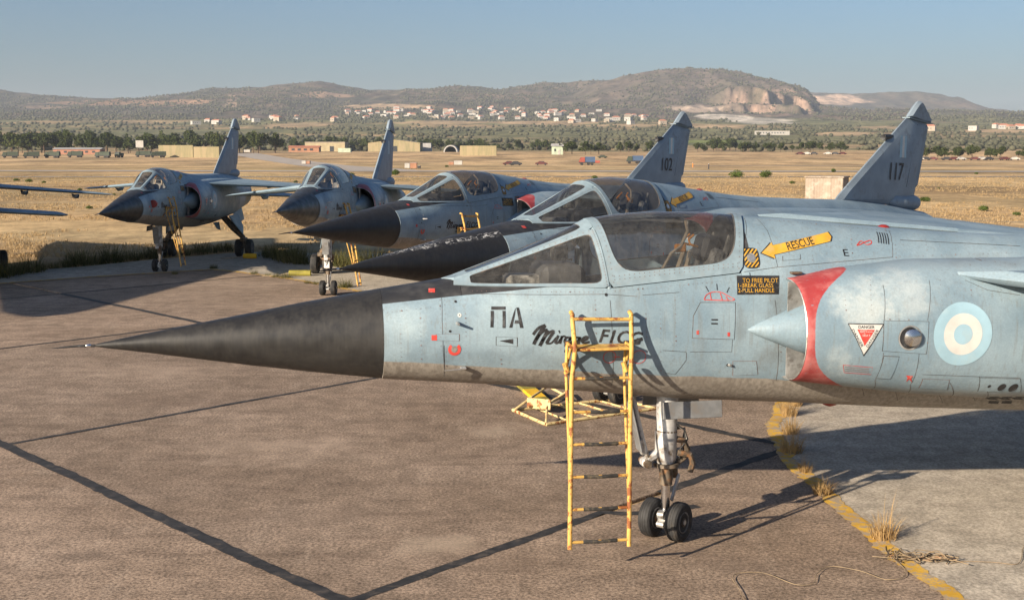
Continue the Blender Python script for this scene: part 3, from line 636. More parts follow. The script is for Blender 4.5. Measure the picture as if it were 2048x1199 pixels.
def mark(root):
    K, Y_, RD, WH, LB, GAP = 'marking_black', 'marking_yellow', 'marking_red', 'marking_white', 'marking_lightblue', 'panel_gap'
    # panel joints
    J = [[(883, 592), (884, 640), (886, 700), (888, 752)], [(940, 587), (1100, 589), (1211, 588)], [(1211, 588), (1213, 568)],
         [(1473, 542), (1555, 534), (1660, 525), (1785, 514)], [(1514, 438), (1535, 462), (1548, 505), (1555, 533)], [(1785, 514), (1783, 480), (1770, 455)],
         [(1488, 436), (1490, 480), (1479, 538)], [(1380, 703), (1463, 703), (1466, 605)], [(1330, 745), (1350, 748), (1372, 720), (1373, 704)],
         [(1325, 700), (1372, 703)], [(1766, 570), (1768, 640)], [(1767, 705), (1750, 760), (1728, 790)], [(1838, 706), (1820, 770), (1795, 800)],
         [(1845, 748), (2040, 755)], [(1800, 480), (2040, 492)], [(1930, 560), (1975, 580), (2040, 590)], [(888, 690), (888, 745)], [(1220, 600), (1225, 700), (1223, 770)],
         [(1550, 600), (1552, 760)], [(1855, 640), (1858, 560)], [(1900, 765), (1885, 805)], [(1958, 753), (1950, 800)], [(1285, 590), (1290, 560)]]
    stroke(J, .0036, 'panel_joint', GAP, root, .002)
    # access panels: dark gap, then the panel itself a little proud
    def panel(pp, name='access_panel', grow=.006, mat='plain_paint', gap=GAP):
        q = np.array([skin(*p) for p in pp]); c = q.mean(0)
        d = q - c; g = c + d * (1 + grow / np.linalg.norm(d, axis=1))[:, None]
        a = lay([tuple(p) for p in g], [tuple(range(len(g)))], name, gap, root, .0015); lay([tuple(p) for p in q], [tuple(range(len(q)))], 'panel_skin', mat, a, .0035); return a
    panel([(1401, 605), (1470, 605), (1468, 678), (1385, 675), (1387, 632)])
    panel([(1466, 722), (1512, 722), (1515, 748), (1466, 750)], gap='worn_panel_gap'); panel([(1768, 641), (1857, 643), (1852, 707), (1765, 701)])
    panel([(1768, 712), (1798, 713), (1780, 757), (1752, 755)]); panel([(1960, 755), (2040, 757), (2040, 783), (1956, 781)]); panel([(993, 673), (1034, 675), (1034, 692), (993, 690)])
    panel([(873, 668), (918, 668), (918, 681), (873, 680)], gap='worn_panel_gap'); panel([(1846, 757), (1898, 759), (1893, 778), (1838, 775)], gap='worn_panel_gap')
    panel([(1566, 512), (1600, 509), (1600, 518), (1566, 521)], gap=GAP)
    poly([(998, 681), (1026, 677), (1026, 687)], 'scoop_mouth', K, root, .006)
    # rivets
    vs = []; fs = []
    rows = [[(766, 620), (768, 720)], [(889, 600), (893, 740)], [(880, 600), (882, 700)], [(945, 582), (1205, 584)], [(1190, 600), (1195, 760)], [(1230, 582), (1450, 562)],
            [(1790, 490), (1792, 515)], [(1800, 513), (2040, 505)], [(1770, 638), (1855, 640)], [(1858, 645), (1853, 705)], [(1766, 645), (1764, 700)], [(1476, 545), (1486, 470)],
            [(1560, 620), (1562, 740)], [(1400, 600), (1465, 601)], [(1505, 720), (1517, 745)], [(1320, 600), (1322, 740)], [(1345, 690), (1345, 740)], [(775, 625), (880, 612)], [(1100, 600), (1104, 740)],
            [(800, 622), (803, 722)], [(840, 618), (843, 726)], [(930, 600), (934, 735)], [(1000, 690), (1004, 745)], [(1060, 600), (1064, 640)], [(1290, 600), (1294, 700)], [(1350, 600), (1352, 690)], [(1540, 600), (1541, 700)], [(1740, 560), (1744, 640)], [(1940, 530), (1942, 590)], [(2000, 530), (2003, 600)], [(1960, 740), (2040, 742)], [(1620, 446), (1625, 520)], [(1700, 452), (1705, 515)], [(1850, 480), (1856, 510)], [(1640, 790), (1900, 800)], [(900, 750), (1130, 768)],
            [(1690, 600), (1694, 640)], [(1880, 560), (1884, 620)], [(1960, 520), (2040, 530)], [(1540, 440), (1780, 462)]]
    for (a, b) in rows:
        L = math.dist(a, b); k = max(3, int(L / 9))
        for i in range(k + 1):
            if random.random() < .12: continue
            p = skin(a[0] + (b[0] - a[0]) * i / k, a[1] + (b[1] - a[1]) * i / k); o = len(vs); r = random.uniform(.0022, .0036) if random.random() < .9 else .006
            vs += [(p[0] + r * math.cos(q * math.pi / 3), p[1] + r * math.sin(q * math.pi / 3)) for q in range(6)]; fs.append(tuple(o + q for q in range(6)))
    tag(lay(vs, fs, 'rivets', 'worn_panel_gap', root, .004), kind='stuff')
    vs = []; fs = []                                         # rivets on the canopy and windscreen frames
    # unit letters
    f5 = lambda L: [(720 + x / 3.746, 540 + y / 3.747) for x, y in L]
    lt = empty('unit_letters'); lt.parent = root
    for q in ([(983, 272), (1090, 272), (1090, 296), (983, 296)], [(979, 304), (1002, 304), (999, 428), (976, 428)], [(1067, 304), (1090, 304), (1090, 432), (1067, 432)],
              [(1166, 280), (1160, 330), (1140, 430), (1117, 430), (1150, 320)], [(1170, 280), (1190, 280), (1224, 432), (1198, 432)], [(1162, 375), (1186, 375), (1190, 400), (1156, 400)]): poly(f5(q), 'letter_stroke', K, lt)
    sc = empty('script_lettering'); sc.parent = root
    for wd, L in ((14, [(1296, 482), (1318, 452), (1345, 428), (1388, 411)]), (17, [(1386, 412), (1345, 470), (1312, 530), (1300, 555)]), (14, [(1318, 520), (1350, 475), (1380, 452), (1404, 446)]), (17, [(1408, 448), (1375, 510), (1345, 566)]),
                  (13, [(1362, 530), (1400, 480), (1440, 455), (1452, 462)]), (15, [(1452, 460), (1420, 505), (1395, 548)]), (9, [(1395, 548), (1432, 545), (1468, 505)]),
                  (13, [(1486, 488), (1470, 520), (1463, 548)]), (10, [(1463, 548), (1485, 540), (1500, 515)]), (12, [(1512, 490), (1505, 520), (1496, 550)]), (9, [(1503, 515), (1522, 494), (1540, 498)]), (14, [(1488, 462), (1498, 458)]),
                  (12, [(1572, 505), (1545, 505), (1532, 530), (1545, 545), (1570, 520), (1580, 500)]), (11, [(1580, 498), (1570, 535), (1585, 540)]), (11, [(1640, 505), (1615, 505), (1600, 528), (1615, 542), (1640, 515), (1648, 500)]), (13, [(1648, 498), (1630, 560), (1590, 600), (1530, 606)]),
                  (12, [(1665, 530), (1700, 515), (1700, 498), (1675, 505), (1662, 530), (1680, 545), (1720, 535)])):
        stroke([f5(L)], wd / 3.746 / 228 * 1.45, 'script_stroke', K, sc)
    text('F1CG', (1197, 684), (1283, 690), .115, 'type_lettering', K, root, shear=.22, bold=.02)
    stroke([[(1268, 682), (1285, 677)]], .03, 'script_flourish', K, root)
    # rescue arrow
    ar = [(1522.7, 506), (1542.7, 484.7), (1545, 491), (1655, 464.6), (1662, 474), (1660, 483), (1548, 509.4), (1550.4, 517)]
    sk = np.array([skin(*p) for p in ar]); c = sk.mean(0); d = sk - c
    ra = lay([tuple(p) for p in c + d * (1 + .014 / np.linalg.norm(d, axis=1))[:, None]], [(0, 1, 2, 6, 7), (2, 3, 4, 5, 6)], 'rescue_arrow', K, root, .0035)
    lay([tuple(p) for p in sk], [(0, 1, 2, 6, 7), (2, 3, 4, 5, 6)], 'arrow_face', Y_, ra, .006)
    text('RESCUE', (1576, 501), (1629, 489), .062, 'arrow_lettering', K, ra, .009, bold=.004)
    # striped break panel
    cx, cz = skin(1502, 516); hs = .075
    ov = [(cx + hs * math.copysign(abs(math.cos(a)) ** .55, math.cos(a)), cz + hs * 1.12 * math.copysign(abs(math.sin(a)) ** .55, math.sin(a))) for a in np.linspace(0, 2 * math.pi, 32, endpoint=False)]
    bp = lay(ov, [tuple(range(32))], 'striped_panel', K, root, .0035)
    for k in range(-4, 5):
        def clip(t): return max(-hs, min(hs, t))
        o = k * .036; q = []
        for (dx, dz) in ((-.062, o - .062), (-.062, o - .062 + .016), (.062, o + .062 + .016), (.062, o + .062)): q.append((cx + dx, cz + dz))
        q = [p for p in clip_poly(q, cx - .066, cx + .066, cz - .074, cz + .074)]
        if len(q) >= 3: lay(q, [tuple(range(len(q)))], 'yellow_stripe', Y_, bp, .006)
    disc((cx, cz), 0, .040, 'break_glass', 'seat_grey', bp, .008); disc((cx + .003, cz), 0, .028, 'break_glass_face', 'bare_metal', bp, .010)
    # black notice
    no = poly([(1473, 551), (1558, 551), (1557, 588), (1474, 589)], 'notice', K, root, .004)
    text('TO FREE PILOT', (1485, 565), (1556, 565), .036, 'notice_line', Y_, no, .007); text('1-BREAK GLASS', (1476, 574.5), (1546, 574.5), .034, 'notice_line', Y_, no, .007); text('2-PULL HANDLE', (1476, 584.5), (1548, 584.5), .034, 'notice_line', Y_, no, .007)
    stroke([[(1499, 545), (1500, 551)]], .006, 'notice_pin', K, root)
    text('E', (1688, 512), (1698, 512), .055, 'letter_mark', K, root); text('=', (1422, 648), (1435, 648), .045, 'symbol_mark', K, root, .006)
    stroke([[(1713, 491), (1722, 482), (1732, 489), (1742, 487), (1741, 481), (1730, 484), (1720, 489), (1713, 491)]], .0075, 'red_symbol', RD, root)
    for k in range(5): stroke([[(1753 + k * 5, 464 + k * .7), (1757 + k * 5, 486 + k * .7)]], .008, 'louvre', K, root, .004)
    stroke([[(1408, 599), (1412, 590), (1424, 584), (1440, 584), (1455, 591), (1467, 600), (1408, 599)], [(1422, 599), (1420, 587)], [(1444, 599), (1440, 586)], [(1456, 600), (1451, 592)]], .0065, 'canopy_symbol', RD, root, .004)
    stroke([[(1411, 572), (1417, 583)], [(1433, 567), (1434, 580)], [(1458, 574), (1453, 585)]], .006, 'pin', K, root, .004)
    for p in ((1395, 664), (1457, 668)): poly([(p[0] - 2.5, p[1] - 4), (p[0] + 2.5, p[1] - 4), (p[0] + 2.5, p[1] + 4), (p[0] - 2.5, p[1] + 4)], 'latch_tag', RD, root, .006)
    # roundel
    rc = skin(1926, 668); ro = disc(rc, .172, .268, 'roundel', LB, root, .003); disc(rc, .082, .176, 'roundel_ring', WH, ro, .004); disc(rc, 0, .086, 'roundel_centre', LB, ro, .005)
    # danger triangle
    dt = poly([(1695, 646), (1768, 647), (1727, 712)], 'warning_triangle', K, root, .003); poly([(1697.5, 648), (1765, 649), (1727, 708)], 'triangle_face', WH, dt, .005); poly([(1714, 658), (1749, 659), (1728.5, 691)], 'triangle_centre', RD, dt, .007)
    text('DANGER', (1716, 656), (1748, 656.5), .024, 'triangle_lettering', K, dt, .008); text('DANGER', (1702, 660), (1722, 694), .022, 'triangle_lettering', K, dt, .008); text('DANGER', (1735, 694), (1757, 660), .022, 'triangle_lettering', K, dt, .008)
    text('EJECTION', (1719, 665), (1744, 665.5), .015, 'triangle_lettering', WH, dt, .009); text('SEAT', (1724, 672), (1740, 672), .015, 'triangle_lettering', WH, dt, .009)
    stroke([[(1686, 729), (1745, 734), (1742, 748), (1688, 744), (1686, 729)]], .004, 'red_box_outline', RD, root); 
    for k in range(3): stroke([[(1690, 733 + 3.6 * k), (1738, 737 + 3.4 * k)]], .0045, 'stencil_line', 'worn_panel_gap', root)
    poly([(1812, 750), (1826, 751), (1822, 756), (1824, 764), (1818, 757), (1812, 763), (1815, 755)], 'red_arrow_mark', RD, root)
    poly([(863, 669.5), (874, 669.5), (874, 680), (863, 680)], 'red_tag', RD, root, .005); poly([(857, 577), (870, 577), (870, 585), (857, 585)], 'red_tag', RD, root, .004)
    disc(skin(909, 698), .027, .052, 'orange_ring', 'marking_red', root, .004, a0=R(130), a1=R(410)); disc(skin(909, 698), 0, .027, 'filler_cap', 'seat_grey', root, .005)
    for c, r in ((skin(1219, 713), .055), (skin(1278, 713), .06)): disc(c, r - .005, r, 'red_ring', RD, root, .004)
    stroke([[(1226, 713), (1240, 713)]], .006, 'red_ring_mark', RD, root)
    for c, r in ((skin(2003, 773), .035), (skin(2026, 774), .04), (skin(1978, 771), .014)): disc(c, 0, r, 'vent_hole', K, root, .006)
    for k in range(5): poly([(1978 + 26 * (k % 3), 793 + 8 * (k // 3)), (1998 + 26 * (k % 3), 793 + 8 * (k // 3)), (1996 + 26 * (k % 3), 798 + 8 * (k // 3)), (1976 + 26 * (k % 3), 797 + 8 * (k // 3))], 'vent_slot', K, root, .005)
    for (q, r) in (((919, 630), .016), ((911, 603), .010), ((900, 662), .010), ((1212, 589), .013)): disc(skin(*q), 0, r, 'port_hole', WH if r > .014 else K, root, .004); 
    disc(skin(919, 630), 0, .005, 'port_hole', K, root, .006); disc(skin(1455, 729), 0, .012, 'port_hole', K, root, .005)
    # landing lamp in its recess
    lc = skin(1820, 675); h, n_, _, _ = BVH.ray_cast(Vector((lc[0], -3, lc[1])), Vector((0, 1, 0)))
    disc(lc, .092, .104, 'lamp_bezel', 'bare_metal', root, .006); lb = disc((lc[0] - .012, lc[1]), 0, .093, 'lamp_recess', K, root, .005)
    MB().lathe((lc[0] + .018, h.y - .004, lc[1]), (-.25, -1, 0), [(0, .075), (.02, .076), (.035, .060), (.046, .03), (.05, .008)], 24).build('landing_lamp', 'lamp_glass', lb); MB().lathe((lc[0] + .018, h.y - .006, lc[1]), (-.25, -1, 0), [(0, .074), (.012, .072), (.018, .055), (.024, .03), (.027, .01)], 24).build('lamp_reflector', 'chrome', lb)
    # probes and antennas that stand off the skin
    def at(px, py, off=0):
        s_, z_ = skin(px, py); h, n_, _, _ = BVH.ray_cast(Vector((s_, -3, z_)), Vector((0, 1, 0)))
        return (h if h is not None else Vector((s_, -.45, z_))) + Vector((0, -off, 0))
    p = at(915, 646); MB().tube([p, p + Vector((-.004, -.10, .005))], [.016, .010], 8).build('vane_probe', 'bare_metal', root)
    p = at(925, 734); MB().cbox(p + Vector((0, -.03, 0)), (.05, .07, .022), .006).tube([p + Vector((-.02, -.06, -.005)), p + Vector((-.16, -.065, -.012))], [.009, .004], 7).build('static_probe', 'bare_metal', root)
    p = at(1590, 547); MB().cbox(p + Vector((0, -.02, .01)), (.10, .05, .018), .005).build('latch', 'greasy_metal', root); p = at(1457, 729); MB().tube([p, p + Vector((.01, -.03, 0))], .011, 7).build('drain', 'bare_metal', root)
    p = at(1215, 620)
def clip_poly(q, x0, x1, z0, z1):
    for ax, lim, sg in ((0, x0, 1), (0, x1, -1), (1, z0, 1), (1, z1, -1)):
        out = []
        for i in range(len(q)):
            a, b = q[i], q[(i + 1) % len(q)]; ia = (a[ax] - lim) * sg >= 0; ib = (b[ax] - lim) * sg >= 0
            if ia: out.append(a)
            if ia != ib:
                t = (lim - a[ax]) / (b[ax] - a[ax]); out.append((a[0] + (b[0] - a[0]) * t, a[1] + (b[1] - a[1]) * t))
        q = out
        if not q: break
    return q
mark(FIGHTER)

# ---------------------------------------------------------------- placing the jets
def settle(root, x, y, a, p):
    root.location = (x, y, 5 * p); root.rotation_euler = (0, p, a)
    for c in root.children:
        if c.name.split('.')[0] == 'oleo_piston': c.location = (0, 0, -5 * p)
def fin_text(root, txt):
    fin = child(root, 'fin')[0]; v, f = text_mesh(txt, .08, .004); m = bpy.data.meshes.new('fin_number')
    m.from_pydata([(8.18 + q[0] * .58, -.078, 3.0 + q[1] * .32) for q in v], [], f); obj('fin_number', m, 'marking_black', fin, False)
JETS = [('nearest pale blue fighter jet, its black nose pointing left across the foreground', 1.387, 10.951, .193, .0, None),
        ('fighter jet with peeling black nose and number 117 on its tail', 1.362, 16.98, .839, .030, '117'),
        ('blue fighter jet with smooth black nose and number 102 on its tail', -.894, 24.207, .989, .023, '102'),
        ('fighter jet with raised nose standing between number 102 and the leftmost facing jet', -4.38, 29.627, 1.508, .033, None),
        ('fighter jet facing the camera with a red cover on its nose side', -9.989, 35.34, 1.554, -.002, None)]
jets = []
for i, (lb, x, y, a, p, num) in enumerate(JETS):
    j = FIGHTER if i == 0 else copy_tree(FIGHTER, None, ('unit_letters', 'script_lettering', 'type_lettering', 'script_flourish') if i == 1 else ('unit_letters',))
    tag(j, lb, 'fighter jet', 'fighter jets parked along the apron edge'); jets.append(j)
for j, (lb, x, y, a, p, num) in zip(jets, JETS):
    settle(j, x, y, a, p)
    if num: fin_text(j, num)
child(jets[0], 'oleo_piston')[0].rotation_euler.z = R(44)
rd = child(jets[1], 'radome')[0]; rd.data = rd.data.copy(); rd.data.materials[0] = MAT['radome_peeling']
MB().lathe((-2.0, -.47, 2.02), (1, 0, 0), [(0, .10), (.03, .11), (.30, .03), (.42, .02)], 14).build('nose_cover', 'beacon_red', jets[4])
# number board on the nose gear of the raised jet
nb = MB().cbox((-.14, 0, .80), (.015, .13, .62), .004).build('gear_number_board', 'marking_white', jets[3], False)
for k, ch in enumerate('109'):
    v, f = text_mesh(ch, 0, .02); m = bpy.data.meshes.new('board_digit')
    m.from_pydata([(-.150, .035 - q[0] * .07, .93 - k * .19 + q[1] * .14) for q in v], [], f); obj('board_digit', m, 'marking_black', nb, False)
# jet at the left edge, tail towards us
j = copy_tree(FIGHTER, None, ('unit_letters', 'script_lettering', 'type_lettering', 'script_flourish')); jets.append(j); tag(j, 'grey jet cut by the left picture edge, showing only wing and tailplane', 'fighter jet')
# origin (nose gear) from its tail position
uF = R(122); T = np.array([-13.5, 31.4]); o_ = T + 9.6 * np.array([math.cos(uF), math.sin(uF)])
settle(j, o_[0], o_[1], uF + math.pi, 0)

# ================================================================ boarding ladders
def make_ladder(name='boarding_ladder'):
    root = empty(name)
    fl = {-1: Vector((-1.115, -.92, .26)), 1: Vector((-.61, -.90, .25))}; tp = {-1: Vector((-1.03, -.62, 2.14)), 1: Vector((-.53, -.62, 2.13))}
    at = lambda sg, z: fl[sg].lerp(tp[sg], (z - .255) / (2.135 - .255))
    for sg in (-1, 1):
        kn = at(sg, 1.86) + Vector((.02 if sg < 0 else .0, -.02, 0))
        MB().tube([fl[sg], at(sg, 1.0), at(sg, 1.6), kn, tp[sg] + Vector((0, 0, -.04)), tp[sg], tp[sg] + Vector((0, .05, .015))], .019, 10).build('rail', 'ladder_yellow', root)
        MB().tube([at(sg, .62) + Vector((.004, .03, 0)), at(sg, 1.0) + Vector((-.004 * sg, .07, 0)), at(sg, 1.66) + Vector((-.015, .14, 0)), at(sg, 1.90) + Vector((-.012, .12, 0))], .013, 8).build('rear_rail', 'ladder_yellow', root)
        a = at(sg, 1.70); MB().tube([at(sg, 1.66) + Vector((-.02, .06, 0)), at(sg, 1.74) + Vector((-.05, .05, 0))], .022, 8).build('hook_lug', 'ladder_yellow', root)
        p0 = at(sg, 1.88) + Vector((0, .02, 0)); h = BVH.ray_cast(Vector((p0.x, -3, p0.z)), Vector((0, 1, 0)))[0]; h2 = BVH.ray_cast(Vector((p0.x, -3, 1.62)), Vector((0, 1, 0)))[0]
        MB().tube([p0, h + Vector((0, -.012, 0))], .013, 8).tube([p0 + Vector((0, .02, -.02)), h2 + Vector((0, -.012, 0))], .012, 8).build('standoff', 'ladder_yellow', root)
        MB().cbox(h + Vector((0, -.010, 0)), (.06, .016, .05), .004).build('rubber_pad', 'grip_black', root)
    MB().tube([at(-1, 2.10), at(1, 2.095)], .015, 8).build('top_bar', 'ladder_yellow', root)
    c = (at(-1, 1.86) + at(1, 1.86)) / 2
    MB().cbox(c + Vector((.0, .09, .0)), (.47, .21, .022), .004, Matrix.Rotation(R(4), 3, 'X')).build('platform', 'ladder_yellow', root, False)
    MB().cbox(c + Vector((0, .185, .05)), (.47, .012, .09), .004).build('platform_back', 'ladder_yellow', root, False)
    for i, z in enumerate((1.62, 1.35, 1.09, .83, .57, .31)):
        a, b = at(-1, z), at(1, z); r = MB().tube([a, b], .0125, 8).build('rung', 'ladder_yellow', root)
        s0, s1 = (.22, .80) if i != 1 else (.32, .82)
        MB().tube([a.lerp(b, s0), a.lerp(b, s0 + .02), a.lerp(b, .5) + Vector((0, 0, -.004)), a.lerp(b, s1 - .02), a.lerp(b, s1)], [.0128, .0165, .016, .017, .0128], 8).build('grip', 'grip_black', r)
    return root
lad = make_ladder(); lads = [lad] + [copy_tree(lad) for _ in range(3)]
for l, k, lb in zip(lads, (0, 2, 3, 4), ('yellow rusty boarding ladder hooked on the nearest jet', 'yellow boarding ladder on the jet numbered 102', 'yellow boarding ladder beside the raised jet with the gear number board', 'yellow boarding ladder beside the jet with the red nose cover')):
    _, x, y, a, p, _n = JETS[k]; l.location = (x, y, 5 * p); l.rotation_euler = (0, p, a); tag(l, lb, 'ladder', 'yellow boarding ladders')
    if k == 3: l.location.z -= .12
# ladder frame lying on the apron behind
G3 = lambda px, py, z=0: Vector((*gr(px, py), z))
fr = empty('ladder_frame', (*gr(1160, 825), 0)); o = fr.location.copy()
def seg(pts, r=.02, n='tube', m='frame_cream'): return MB().tube([q - o for q in pts], r, 8).build(n, m, fr)
A_, B_, C_, D_ = G3(1092, 851, .02), G3(1312, 819, .02), G3(1026, 822, .02), G3(1236, 800, .02)
seg([A_, B_], .022, 'rail'); seg([C_, D_], .022, 'rail'); seg([C_, A_], .022, 'rail'); seg([D_, B_], .018, 'rung')
for t in (.2, .42, .62, .82): seg([A_.lerp(B_, t), C_.lerp(D_, t)], .014, 'rung')
E1, E2 = G3(1094, 836, .02) + Vector((0, 0, .14)), G3(1092, 818, .02) + Vector((0, 0, .16))
seg([A_, E1], .016, 'upright'); seg([C_.lerp(D_, .28), E2 + Vector((.3, .25, .02))], .016, 'upright'); seg([G3(1030, 823, .03), G3(1062, 818, .16), G3(1096, 800, .20), G3(1128, 806, .12)], .018, 'hand_rail'); seg([G3(1128, 806, .12), G3(1096, 822, .10), G3(1056, 826, .09)], .018, 'hand_rail')
MB().cbox((G3(1078, 826, .13)) - o, (.34, .03, .14), .005, Matrix.Rotation(R(-25), 3, 'Z')).build('foot_plate', 'frame_cream', fr, False)
tag(fr, 'cream rusty tubular ladder frame lying on the concrete behind the nearest jet', 'ladder')
pk = empty('shade_painted_board', (*gr(1062, 786), 0)); d = G3(1084, 806) - G3(1042, 769); L = d.length
for k, (mt, a, b) in enumerate((('chock_olive_board_shade', 0, .45), ('chock_yellow', .45, .88), ('chock_olive_board_shade', .88, 1))):  # olive upper part: shade of the jet put into the board's colour
    if mt == 'chock_olive_board_shade' and mt not in MAT: simple('chock_olive_board_shade', (.22, .19, .03), .7, 0, .3, 6)
    ang = math.atan2(d.y, d.x); MB().cbox(Matrix.Rotation(ang, 3, 'Z') @ Vector(((a + b) / 2 * L - L / 2, 0, .03)), ((b - a) * L - .002, .21, .05), .006, Matrix.Rotation(ang, 3, 'Z')).build('board_section', mt, pk, False)
tag(pk, 'yellow board lying on the concrete under the nearest jet, shade put into its olive part', 'board')
# chocks
def chock(px, py, ln, ang, mt, lb):
    x, y = gr(px, py); r = empty('wheel_chock', (x, y, 0), ang)
    MB().lathe((-ln / 2, 0, .085), (1, 0, 0), [(0, .07), (.01, .083), (ln - .01, .083), (ln, .07)], 14).build('roller', mt, r); MB().tube([(-ln / 2, 0, .085), (-ln / 2 - .25, .05, .03), (-ln / 2 - .7, -.1, .015)], .012, 6).build('rope', 'seat_beige', r); tag(r, lb, 'chock', 'yellow wheel chocks')
chock(500, 517, .42, R(3), 'chock_yellow', 'bright yellow chock beside the main wheel of the jet with the red cover'); chock(600, 552, .60, R(2), 'chock_olive_board_shade', 'olive chock lying left of the nose wheels of the raised jet'); chock(4, 553, .3, 0, 'chock_yellow', 'yellow chock at the left picture edge')

# ================================================================ apron: slabs, joints, shoulder, line
E1v = np.array([math.cos(R(-47.6)), math.sin(R(-47.6))]); E2v = np.array([math.cos(R(47.8)), math.sin(R(47.8))]); O0 = np.array([-6.02, 14.5]); LU, LV = 7.0, 6.85
apron = empty('apron'); tag(apron, kind='structure')
def clip_convex(sub, clip):
    out = [np.array(p, float) for p in sub]
    for i in range(len(clip)):
        a, b = np.array(clip[i]), np.array(clip[(i + 1) % len(clip)]); src = out; out = []; sd_ = lambda p: (b[0] - a[0]) * (p[1] - a[1]) - (b[1] - a[1]) * (p[0] - a[0])
        for k in range(len(src)):
            p, q = src[k], src[(k + 1) % len(src)]; dp, dq = sd_(p), sd_(q)
            if dp >= 0: out.append(p)
            if (dp >= 0) != (dq >= 0): out.append(p + (q - p) * dp / (dp - dq))
        if not out: return []
    return out
line = [(4.4, 4.0), (3.75, 7.4), (3.47, 9.39), (3.29, 10.67), (3.17, 12.53), (3.13, 13.89), (3.30, 15.56), (3.80, 17.14), (3.2, 20.5), (.6, 24.6), (-3.93, 30.68), (-6.12, 33.53), (-7.59, 35.02), (-8.64, 35.89), (-11.24, 33.93), (-12.98, 32.4), (-18, 27.6), (-30, 16)]
APRON = [(p[0] * 1.0 + .05, p[1] + .06) for p in line] + [(-50, 0), (-50, -20), (5, -20)]
GAPW = .05
for i in range(-8, 6):
    for j in range(-5, 5):
        c0 = O0 + E1v * LU * i + E2v * LV * j; e = GAPW
        q = [c0 + E1v * (e + (LU - 2 * e) * a) + E2v * (e + (LV - 2 * e) * b) for a, b in ((0, 0), (1, 0), (1, 1), (0, 1))]
        q = clip_convex(APRON, q)
        if len(q) < 3: continue
        cen = sum(q) / len(q); q = [p - cen for p in q]; k_ = len(q)
        m = MB().add([(*p, 0) for p in q] + [(*(p * 1.002), -.012) for p in q] + [(*(p * 1.002), -.20) for p in q], [tuple(range(k_))] + [(k, k_ + k, k_ + (k + 1) % k_, (k + 1) % k_) for k in range(k_)] + [(k_ + k, 2 * k_ + k, 2 * k_ + (k + 1) % k_, k_ + (k + 1) % k_) for k in range(k_)])
        so = m.build('concrete_slab', 'slab_concrete', apron, False); so.location = (*cen, random.uniform(-.003, .002))
def ribbon(path, wd, z, name, mat, parent, jit=.0, step=.12, smooth=False):
    P = [np.array(p[:2], float) for p in path]
    if smooth:
        t = np.linspace(0, 1, len(P)); P = [np.array([catmull(t, [p[0] for p in P], x), catmull(t, [p[1] for p in P], x)]) for x in np.linspace(0, 1, len(P) * 6)]
    Q = []
    for a, b in zip(P[:-1], P[1:]):
        k = max(1, int(np.linalg.norm(b - a) / step)); Q += [a + (b - a) * i / k for i in range(k)]
    Q.append(P[-1]); m = MB(); pts = []; ph = random.uniform(0, 50)
    for i, p in enumerate(Q):
        d = Q[min(i + 1, len(Q) - 1)] - Q[max(i - 1, 0)]; d /= np.linalg.norm(d) + 1e-9; nn = np.array([-d[1], d[0]]); p = p + nn * jit * .9 * (math.sin(ph + i * .31) + math.sin(ph * 2 + i * .13)); w1 = wd / 2 + random.gauss(0, jit); w2 = wd / 2 + random.gauss(0, jit)
        pts += [(*(p + nn * w1), z), (*(p - nn * w2), z)]
    m.grid(pts, len(Q), 2); return m.build(name, mat, parent, False, fix=False)
for i in range(-6, 7):
    for j in range(-4, 5):
        c0 = O0 + E1v * LU * i + E2v * LV * j
        wv = lambda: E1v * random.gauss(0, .015)
        if c0[1] > -6 and c0[1] < 44 and len(clip_convex(APRON, [c0 + np.array(q) for q in ((-.1, -.1), (.1, -.1), (.1, .1), (-.1, .1))])) + len(clip_convex(APRON, [c0 + E1v * 3.5 + E2v * 3.5 + np.array(q) for q in ((-.1, -.1), (.1, -.1), (.1, .1), (-.1, .1))])) > 2:
            big = (i == 0 and True)
            ribbon([c0, c0 + E2v * LV], random.uniform(.08, .11), .003, 'tar_joint', 'tar', apron, .006) if not (i == 1 and j == 0) else ribbon([c0, c0 + E2v * 3.0, c0 + E2v * 3.25 - E1v * .02, c0 + E2v * 3.35 + E1v * .16, c0 + E2v * 3.6 + E1v * .38, c0 + E2v * 4.1 + E1v * .55], .12, .003, 'tar_joint', 'tar', apron, .007)
            if i == 1 and j == 0: ribbon([c0 + E2v * 4.2, c0 + E2v * LV], .14, .003, 'tar_joint', 'tar', apron, .008)
            if i < 6: ribbon([c0, c0 + E1v * LU], random.uniform(.13, .16), .0045, 'tar_joint', 'tar', apron, .007)
# lighter shoulder beyond the yellow line
outer = [(-34, 19), (-20, 30.5), (-14.41, 35.0), (-12.81, 36.6), (-11.32, 39.0), (-9.6, 41.2), (-8.2, 42.2), (-5.5, 41.0), (-2, 42), (6, 46), (16, 46.5), (30, 44), (60, 40), (60, -10), (6, -10)]
bm = bmesh.new(); vs = [bm.verts.new((x, y, .0085)) for x, y in line + outer]; f = bm.faces.new(vs); bmesh.ops.triangulate(bm, faces=[f]); m = bpy.data.meshes.new('shoulder'); bm.to_mesh(m); bm.free()
tag(obj('shoulder_pavement', m, 'shoulder_concrete', None, False), kind='structure')
ln = [np.array(p) for p in line]
yl = tag(ribbon(ln, .175, .0125, 'edge_line', 'line_paint', None, .014, .08), kind='structure')

